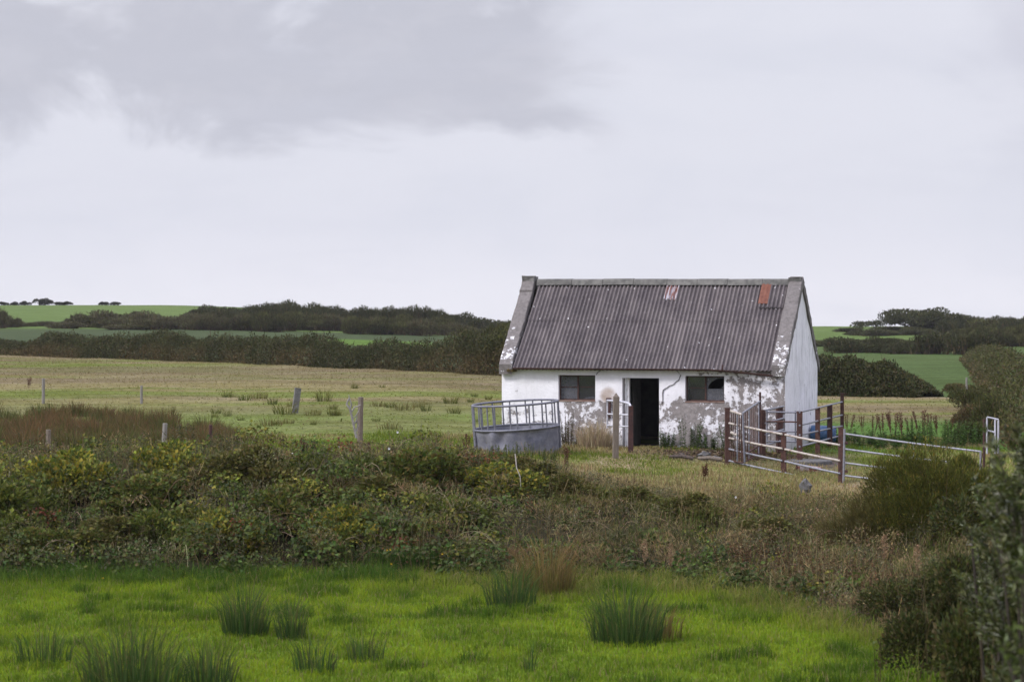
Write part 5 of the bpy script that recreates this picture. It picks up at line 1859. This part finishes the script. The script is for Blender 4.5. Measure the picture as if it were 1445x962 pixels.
bm_pal = [GRN + [(0.075, 0.10, 0.026)], GRN + YEL, [(0.075, 0.085, 0.03), (0.10, 0.095, 0.04), (0.055, 0.068, 0.024)], GRN + [(0.085, 0.075, 0.03)]]
bm_o = [None] * 4
for i, (px_, d_, q_) in enumerate([(20, 40.2, 1.1), (95, 41.6, 1.2), (150, 38.6, .9), (205, 40.9, 1.15), (265, 39.0, 1.0), (318, 38.3, 1.1), (345, 41.8, 1.25), (405, 40.0, 1.2), (455, 42.6, 1.2), (480, 39.0, .95), (530, 41.0, 1.1), (590, 42.4, 1.15), (640, 40.2, .95), (700, 42.6, 1.1), (745, 43.4, 1.1), (60, 38.0, .8), (-25, 38.8, 1.1), (235, 42.8, 1.1), (560, 38.9, .75), (800, 42.6, .85), (890, 42.8, .75), (970, 41.8, .8), (1080, 40.2, .8)]):
    x_w = at(px_, d_)
    k = i % 4 if px_ < 780 else 2
    if bm_o[k] is None:
        bm_o[k] = shrub('bramble_mound', (0, 0, 0), .95, .75, .85, 4200, .085, [tuple(v_ * k_ for v_, k_ in zip(c_, (1.38, 1.22, 1.1))) for c_ in bm_pal[k]], 'x', 'brambles', blobs=13, ratio=.78, stems=4, twigs=120)
        o = bm_o[k]
    else:
        o = copy_tree(bm_o[k])
    o.location = (x_w, d_, g1(x_w, d_) - .05)
    o.rotation_euler = (0, 0, U(0, 6.28))
    o.scale = (q_ * U(.9, 1.2), q_ * U(.9, 1.2), q_ * U(.8, 1.05))
    tag(o, 'leafy bramble mound bulging from the overgrown bank', 'brambles', 'bramble mounds on the overgrown bank')
# gorse-like bush right of centre
GOR = [(0.085, 0.095, 0.022), (0.11, 0.108, 0.026), (0.06, 0.072, 0.02), (0.19, 0.15, 0.032)]
gx, gy = at(1285, 39.5), 39.5
gorse = tag(empty('gorse_bush', (gx, gy, g1(gx, gy))), 'big rounded olive gorse bush in front of the field gate', 'bush')
G = Geo()
n = 52000
bcs = np.array([[-.9, 0, .5], [-.35, .1, 1.15], [.25, .0, 1.42], [.75, .1, 1.15], [.1, -.45, .8], [-.55, -.35, .55], [.6, -.4, .65], [1.15, 0, .6], [-1.3, .1, .25], [-.1, .3, 1.3], [.45, -.3, 1.1], [1.35, .2, .9]])
brs = np.array([.55, .60, .62, .6, .62, .5, .6, .55, .4, .55, .5, .6])
bi = rng.integers(len(bcs), size=n)
dr = rdir(n)
p_ = bcs[bi] + dr * (brs[bi] * U(.35, 1.05, n) ** .6)[:, None]
ok = p_[:, 2] > 0
p_, dr, bi = p_[ok], dr[ok], bi[ok]
n = len(p_)
spr = .5 * vn(p_[:, 0] * 1.0, p_[:, 2] + p_[:, 1], .24, 95) + .5 * vn(p_[:, 0], p_[:, 2] - p_[:, 1], .12, 96)
p_ = p_ + dr * ((spr - .5) * .75)[:, None]
col = pick(GOR, n, .2, [4, 3, 4, 1]) * (.7 + .6 * spr)[:, None]  # hollows between sprigs darkened, shade painted into the leaf colour
top_t = sstep(-.3, -1.2, p_[:, 0])[:, None] * .6
col = col * (1 - top_t) + pick([(0.12, 0.085, 0.045), (0.09, 0.07, 0.035)], n) * top_t
leaves(G, p_, dr + rdir(n) * .6 + [-.1, 0, .8], rdir(n), U(.05, .12, n), U(.010, .022, n), col)
G.build('foliage', M_leaf, gorse)
G = Geo()
for b_ in bcs[:8]:
    tube(G, [[b_[0] * .2, b_[1] * .2, -.1], [b_[0] * .6, b_[1] * .6, b_[2] * .5], b_], [.035, .025, .01], 6)
G.build('stem', M_twig, gorse)

shrub('broom_bush', (at(1372, 40), 40, g1(at(1372, 40), 40)), .75, .7, 1.75, 14000, .10, GOR[:3], 'upright olive broom bush right of the big rounded gorse', 'bush', blobs=14, ratio=.2, stems=5, twigs=300, up=1.2)
# willow close to the camera on the right
WIL = [(0.055, 0.068, 0.026), (0.075, 0.088, 0.040), (0.045, 0.055, 0.022), (0.065, 0.075, 0.028), (0.14, 0.15, 0.115)]


def willow(px, d, top, half, n, ls, pal, lab, depth=.8, name='willow_bush', bottom=1000, lean=.35):
    x0 = at(px, d)
    z0 = g1(x0, d)
    zt = zat(top, d)
    root = tag(empty(name, (x0, d, z0)), lab, 'bush')
    H = zt - z0
    G, Gs = Geo(), Geo()
    ns_ = max(30, n // 60)
    per = n // ns_
    zb = max(zat(bottom, d) - z0, 0.0)
    for i in range(ns_):
        # a shoot starts inside the bush and arcs outward
        r_ = math.sqrt(rng.random())
        a_ = U(0, 6.28)
        fz = U(0, 1)
        zc = zb + (H - zb) * fz
        wx = half * (1.0 - .75 * max(0, fz - .35) ** 1.2) * (.75 + .5 * vn(np.array(fz * 7), np.array(a_), 1., 97))
        tipp = np.array([wx * r_ * math.cos(a_), depth * r_ * math.sin(a_), zc])
        st = np.array([tipp[0] * .55, tipp[1] * .55, zc - U(.25, .5) * min(1, H / 2)])
        st[2] = max(st[2], .02)
        md = (st + tipp) / 2 + [0, 0, .05]
        tube(Gs, [st, md, tipp], [.006, .004, .002], 4, cap=False)
        t = U(.05, 1.05, per)
        pp = st + (tipp - st) * t[:, None] + np.array([0, 0, .1]) * (t * (1 - t))[:, None]
        dv = unit((tipp - st)[None, :])
        ax = dv * .8 + rdir(per) * .9
        sh = .75 + .5 * rng.random()
        leaves(G, pp, ax, rdir(per) + [0, -.2, .6], U(ls * .6, ls * 1.2, per), U(ls * .6, ls * 1.2, per) * .34, pick(pal, per, .2) * sh)
    for k in range(6):
        a_ = U(0, 6.28)
        tube(Gs, [[0, 0, -.2], [half * .25 * math.cos(a_), depth * .25 * math.sin(a_), H * .4], [half * .5 * math.cos(a_), depth * .5 * math.sin(a_), H * .8]], [.016, .012, .005], 6)
    G.build('foliage', M_willow, root)
    Gs.build('stem', M_twig, root)
    return root


willow(1456, 14.5, 598, .50, 6400, .075, WIL, 'grey green willow bush at the right edge near the camera', .75, bottom=1120)
willow(1492, 16.5, 545, .55, 4800, .07, WIL, 'taller willow shoots at right edge behind the front willow', .7, bottom=800)
willow(1470, 10.5, 690, .18, 900, .062, [(0.06, 0.085, 0.024), (0.085, 0.11, 0.035), (0.04, 0.055, 0.02)], 'blurred nearest leafy shoots at the right edge', .3, bottom=1000)
willow(1402, 19.0, 662, .40, 3600, .075, WIL, 'silvery willow shoots just right of the gorse bush', .5, bottom=860)
# dark bramble mass at lower right
BRM = [(0.046, 0.060, 0.020), (0.062, 0.070, 0.024), (0.085, 0.07, 0.032), (0.034, 0.044, 0.018)]
for px_, d_, rx, rz, n_, lab in ((1442, 16.5, .5, 1.5, 12000, 'nearest dark bush under the front willow at the bottom right'), (1290, 31.0, .75, .75, 9000, 'low dark bramble mound where lawn meets the right hedge'), (1378, 25.0, 1.05, 1.55, 19000, 'dark bramble bush below the silvery willow shoots'), (1436, 20.5, .72, 1.35, 12000, 'dark bramble bush in the bottom right corner'), (1408, 29.5, 1.15, 2.05, 17000, 'tall dark thicket behind the willow shoots at right'), (1452, 23.0, .75, 2.2, 12000, 'tallest dark thicket filling the right edge under the willow')):
    x_w = at(px_, d_)
    shrub('bramble_bush', (x_w, d_, g1(x_w, d_)), rx, .7, rz, n_, .055, BRM, lab, 'bush', blobs=14, ratio=.6, stems=4, twigs=200)

# ------------------------------------------------------------------ far hedges
def hedge(path, hfun, wid, n, ls, pal, lab, seed, low=None, name='hedge', kind=None):
    """leafy hedge along a ground path, height from hfun(s) with s the share of the way"""
    path = np.asarray(path, float)
    sg = np.r_[0, np.cumsum(np.linalg.norm(np.diff(path, axis=0), axis=1))]
    s_ = U(0, sg[-1], n)
    x0 = np.interp(s_, sg, path[:, 0])
    y0 = np.interp(s_, sg, path[:, 1])
    hm = hfun(s_ / sg[-1]) * (.42 + 1.12 * fbm(s_, s_ * 0 + seed, 5.0, seed) + .30 * (vn(s_, s_ * 0, .8, seed + 2) - .5))
    # surface-biased profile across the width
    a_ = U(-.25, 3.4, n)
    rr = U(.45, 1.05, n) ** .5
    cl = vn(s_ * 1.0, a_ * wid * .6, .55, seed + 4)
    rr = rr * (.86 + .28 * cl)
    off = np.cos(a_) * wid * .5 * rr
    zz = np.clip(np.sin(a_), 0, 1) * rr
    tgx = np.interp(s_, sg, np.gradient(path[:, 0], sg))
    tgy = np.interp(s_, sg, np.gradient(path[:, 1], sg))
    tl = np.hypot(tgx, tgy)
    x1, y1 = x0 + tgy / tl * off, y0 - tgx / tl * off
    z1 = gz(x1, y1) + zz * hm
    c_ = pick(pal, n, .2) * (.72 + .56 * fbm(s_, zz * 2, 1.4, seed + 6))[:, None]
    if low is not None:
        w_ = (sstep(.75, .25, zz) * sstep(.38, .54, fbm(s_, zz, 2.4, seed + 8)))[:, None] * .9
        c_ = c_ * (1 - w_) + pick(low, n, .2) * w_
    G = Geo()
    leaves(G, np.stack([x1, y1, z1], 1), rdir(n) + [0, -.2, .5], rdir(n) + [0, -.4, .7], U(ls * .6, ls * 1.4, n), U(ls * .5, ls, n) * .7, c_)
    # a few shoots sticking up
    m_ = n // 22
    j = rng.integers(n, size=m_)
    blades(G, np.stack([x1, y1, z1], 1)[j], U(.12, .42, m_) * hm[j].clip(.5) * .6, ls * .3, U(0, 6.28, m_), U(0, .6, m_), c_[j], c_[j])
    o = G.build(name, M_leaf, origin=(path[0, 0], path[0, 1], g1(*path[0])))
    return tag(o, lab, 'hedge', kind=kind)


HGD = [(0.042, 0.050, 0.021), (0.056, 0.060, 0.026), (0.032, 0.040, 0.020), (0.072, 0.062, 0.032)]
HGO = [(0.055, 0.062, 0.024), (0.068, 0.07, 0.028), (0.044, 0.052, 0.023)]
LOW = [(0.11, 0.08, 0.042), (0.085, 0.072, 0.034), (0.135, 0.095, 0.05)]


def hx(px, off=0.0):
    """point on the field boundary seen in picture column px"""
    k = (px - CX) / F
    for y in np.linspace(80, 200, 2401):
        if y >= hedge_y(k * y) + off:
            return (k * y, y)
    return (k * 150, 150)


hp = [hx(p_, 0.8) for p_ in np.linspace(-60, 712, 14)]
hedge(hp, lambda s: np.interp(s, [0, .08, .3, .5, .8, 1], [1.0, 1.05, 1.5, 1.4, 1.4, 2.1]), 3.0, 95000, .13, HGD, 'long dark bramble hedge along the far side of the meadow', 111, LOW)
hedge([hx(690, 1.5), hx(790, 1.5), hx(870, 1.5)], lambda s: np.interp(s, [0, .3, 1], [2.1, 2.3, 2.2]), 3.6, 24000, .13, HGO, 'tall rounded hedge end hidden behind the cottage left gable', 113, LOW)
hp = [hx(p_, 0.5) for p_ in np.linspace(1120, 1312, 6)]
hedge(hp, lambda s: np.interp(s, [0, .2, .75, .93, 1], [1.65, 1.65, 1.25, .8, .25]), 2.6, 20000, .15, HGD, 'low dark hedge behind the cottage right gable', 117, [(0.05, 0.048, 0.024), (0.035, 0.05, 0.02)])
# hedge running back along the right boundary
hp = [(at(1500, 60), 60), (at(1458, 76), 76), (at(1432, 98), 98), (at(1408, 130), 130), (at(1384, 172), 172)]
hedge(hp, lambda s: np.interp(s, [0, .15, .4, .7, .9, 1], [1.1, 1.4, 1.55, 1.5, 1.1, .5]), 3.2, 30000, .15, HGO + [(0.075, 0.062, 0.034)], 'tall hedge running away along the right field boundary', 119, LOW)
for px_, d_, rx, rz, pal_, lab in ((1382, 64, .75, .62, HGO, 'low green scrub shrub left of the white gate end'), (1368, 72, .8, .7, [(0.11, 0.08, 0.045), (0.085, 0.07, 0.035)], 'rusty scrub shrub at the near end of the right boundary'), (1377, 83, 1.0, .95, HGO, 'rounded green scrub shrub midway along the right boundary'), (1362, 95, .9, .6, [(0.07, 0.075, 0.03), (0.10, 0.08, 0.045)], 'low straggling scrub shrub far along the right boundary'), (1412, 70, 1.1, 1.25, HGO, 'tall green shrub right of the white gate end')):
    x_w = at(px_, d_)
    shrub('scrub_shrub', (x_w, d_, g1(x_w, d_)), rx, rx, rz, 2600, .12, pal_, lab, 'shrub', blobs=12, ratio=.4, stems=4, twigs=250, up=1.0)
G = Geo()
o = post_geo(.95, .09, .3, 0, True).build('fence_post', M_oldwood, loc=(at(1364, 92), 92, g1(at(1364, 92), 92)))
tag(o, 'thin pale fence post in rough scrub beside the right boundary hedge', 'fence post')
o = post_geo(.8, .09, .3, 0, True).build('fence_post', M_oldwood, loc=(at(1401, 76), 76, g1(at(1401, 76), 76)))
tag(o, 'grey fence post above the small white gate end', 'fence post')

# scrub belts on the rising ground: shrub after shrub
SC1 = [(0.042, 0.048, 0.022), (0.052, 0.056, 0.025), (0.034, 0.040, 0.021)]
SC2 = [(0.062, 0.066, 0.028), (0.074, 0.074, 0.032), (0.052, 0.056, 0.026)]
SC3 = [(0.078, 0.074, 0.042), (0.064, 0.062, 0.036), (0.086, 0.084, 0.045)]
proto = {}
for key, (rx, rz, pal, n_) in {'dark': (3.2, 3.3, SC1, 5200), 'olive': (3.4, 2.7, SC2, 5200), 'pale': (3.4, 2.9, SC3, 3600)}.items():
    proto[key] = (rx, rz, pal, n_)
made = {}


def scrub(key, px, d, ztop_py, wpx, lab, grp, zoff=0.0):
    x_w = at(px, d)
    z_g = g1(x_w, d)
    H = max(zat(ztop_py, d) - z_g, .6)
    rx, rz, pal, n_ = proto[key]
    wid_ = wpx * d / F / 2
    if key not in made:
        made[key] = shrub('scrub_shrub', (0, 0, 0), rx, rx * .8, rz, n_, .48, pal, lab, 'shrub', grp, blobs=22, ratio=.28, stems=5, twigs=900, up=1.5)
        o = made[key]
    else:
        o = copy_tree(made[key])
    o.location = (x_w, d, z_g)
    o.rotation_euler = (0, 0, U(0, 6.28))
    k = wid_ / rx
    o.scale = (k, k, H / rz)
    tag(o, lab, 'shrub', grp)


LB = 'dark shrub in the scrub belt between the far fields at left'
GB = 'shrubs of the left scrub belt'
# left belt: (skyline y at px)
prof_l = lambda px: float(np.interp(px, [150, 190, 215, 260, 290, 330, 380, 440, 490, 540, 600, 650, 680, 720, 760], [459, 450, 440, 446, 436, 438, 429, 433, 438, 439, 438, 446, 455, 455, 452]))
for px_ in np.arange(292, 740, 17.0):
    pj = px_ + U(-6, 6)
    scrub('dark', pj, U(285, 310), prof_l(pj) + U(-5, 2), U(44, 76), LB, GB)
for px_ in np.arange(150, 700, 21.0):
    pj = px_ + U(-6, 6)
    yy = max(prof_l(pj) + U(6, 13), 441)
    scrub('olive' if rng.random() < .7 else 'pale', pj, U(258, 276), yy, U(44, 76), LB, GB)
for px_, tp_, w_ in ((135, 439, 90), (112, 448, 70), (165, 449, 80), (205, 440, 90), (235, 447, 90), (265, 443, 90), (60, 457, 70), (92, 454, 70), (30, 458, 60), (-4, 433, 46), (14, 446, 40)):
    scrub('pale', px_, U(262, 285), tp_, w_, 'thin brownish shrub in the low left end of the scrub belt', 'thin shrubs at the left end of the scrub belt')
# nearer tall growth joining hedge and belt left of the cottage
for px_, d_, tp_, w_ in ((700, 135, 459, 66), (668, 140, 468, 48), (735, 132, 456, 70)):
    scrub('olive', px_, d_, tp_, w_, 'rounded shrub rising behind the hedge next to the cottage roof', 'rounded shrubs by the cottage roof')
# skyline bushes
for px_, tp_, w_, lab in ((60.5, 420.5, 27, 'largest of the round bushes on the left skyline'), (35, 424.5, 17, 'small round bush on skyline left of the largest'), (19.5, 425.5, 11, 'tiny round bush second from the left on skyline'), (4, 427, 17, 'flat bush at the extreme left of the skyline'), (147, 427.5, 15, 'low skyline bush above the thin brownish shrubs'), (162, 429, 15, 'low skyline bush touching its taller neighbour'), (92, 430.5, 26, 'faint flat bush on skyline right of the largest')):
    x_w = at(px_, 450)
    z_g = g1(x_w, 450)
    H = max(zat(tp_, 450) - z_g, .7)
    rr = w_ * 450 / F / 2
    shrub('skyline_bush', (x_w, 450, z_g), rr, rr, H * .95, 1500, .34, [(0.04, 0.042, 0.030), (0.034, 0.036, 0.028)], lab, 'bush', 'bushes on the left skyline', blobs=9, ratio=.7, stems=3)
# right belt
RBL = 'olive shrub in the scrub belt behind the field at right'
RBG = 'shrubs of the right scrub belt'
prof_r = lambda px: float(np.interp(px, [1140, 1200, 1250, 1300, 1340, 1380, 1420, 1470], [474, 470, 463, 462, 455, 452, 449, 448]))
for px_ in np.arange(1195, 1480, 17.0):
    pj = px_ + U(-5, 5)
    scrub('dark' if rng.random() < .6 else 'olive', pj, U(285, 310), prof_r(pj) + U(-4, 2), U(44, 76), RBL, RBG)
for px_ in np.arange(1140, 1480, 19.0):
    pj = px_ + U(-5, 5)
    scrub('olive', pj, U(228, 240), prof_r(pj) + U(7, 15) + (6 if pj < 1300 else 2), U(34, 54), RBL, RBG)
for px_, d_, tp_, w_ in ((1195, 205, 477, 90), (1245, 205, 476, 60), (1310, 200, 470, 90), (1370, 195, 470, 80), (1275, 202, 484, 60)):
    scrub('dark', px_, d_, tp_, w_, 'large dark shrub along the near edge of the right scrub belt', 'large shrubs edging the right field')
# wind-shaped trees on the right skyline
TRP = [(0.046, 0.052, 0.024), (0.058, 0.062, 0.028), (0.036, 0.042, 0.022)]


def tree(px, d, base, top, w_px, lab, lean, n, pal=TRP, sparse=False, grp=None):
    x_w = at(px, d)
    z_g = g1(x_w, d)
    H = zat(top, d) - z_g
    w = w_px * d / F / 2
    root = tag(empty('windswept_tree', (x_w, d, z_g)), lab, 'tree', grp)
    G = Geo()
    bl = 18
    bc = np.stack([U(-.85, .85, bl) * w, U(-.6, .6, bl) * w, np.zeros(bl)], 1)
    hgt = H * (1 - .28 * np.abs(bc[:, 0] / w - lean) ** 1.6)
    bc[:, 2] = hgt * U(.55, .86, bl)
    br = U(.20, .34, bl) * w
    bi = rng.integers(bl, size=n)
    dr = rdir(n)
    p_ = bc[bi] + dr * (br[bi] * U(.4, 1.1, n) ** .6)[:, None] * [1.2, 1.2, .62 if not sparse else .45]
    p_[:, 2] = np.clip(p_[:, 2], .2, H * 1.03)
    leaves(G, p_, dr + rdir(n) + [.4, 0, .3], rdir(n), U(.2, .42, n), U(.12, .26, n), pick(pal, n) * (.75 + .5 * rng.random(bl))[bi][:, None])
    G.build('crown', M_leaf, root)
    G = Geo()
    tube(G, [[0, 0, -.3], [w * .05, 0, H * .25], [w * .15, 0, H * .5]], [.05 * H, .04 * H, .025 * H], 7)
    for b_ in bc[:10]:
        tube(G, [[w * .05, 0, H * .22], [b_[0] * .6, b_[1] * .6, b_[2] * .7], b_], [.025 * H, .016 * H, .006 * H], 5)
    G.build('trunk', M_twig, root)


tree(1285, 300, 470, 438.5, 84, 'broad dark windswept tree on the right skyline', -.4, 5600)
tree(1324, 295, 470, 436, 78, 'dark domed tree right beside the broad windswept tree', .0, 5600)
tree(1362, 298, 470, 446, 74, 'lower dark tree falling away right of the domed tree', -.5, 2600)
tree(1235, 320, 465, 451, 34, 'small thin crowned tree left of the broad windswept one', .2, 520, sparse=True)
tree(1213, 322, 465, 453.5, 26, 'smallest thin crowned tree on the right skyline', .2, 340, sparse=True)

# ------------------------------------------------------------------ thin damp air
Mh, nb, out = new_mat('damp_air')
pv = nb.n('ShaderNodeVolumePrincipled')
pv.inputs['Color'].default_value = (0.92, 0.92, 0.97, 1)
pv.inputs['Density'].default_value = 0.00011
Mh.node_tree.links.new(pv.outputs[0], out.inputs['Volume'])
G = Geo()
box(G, (-900, -60, -45), (900, 1400, 60))
tag(G.build('haze', Mh), kind='stuff')
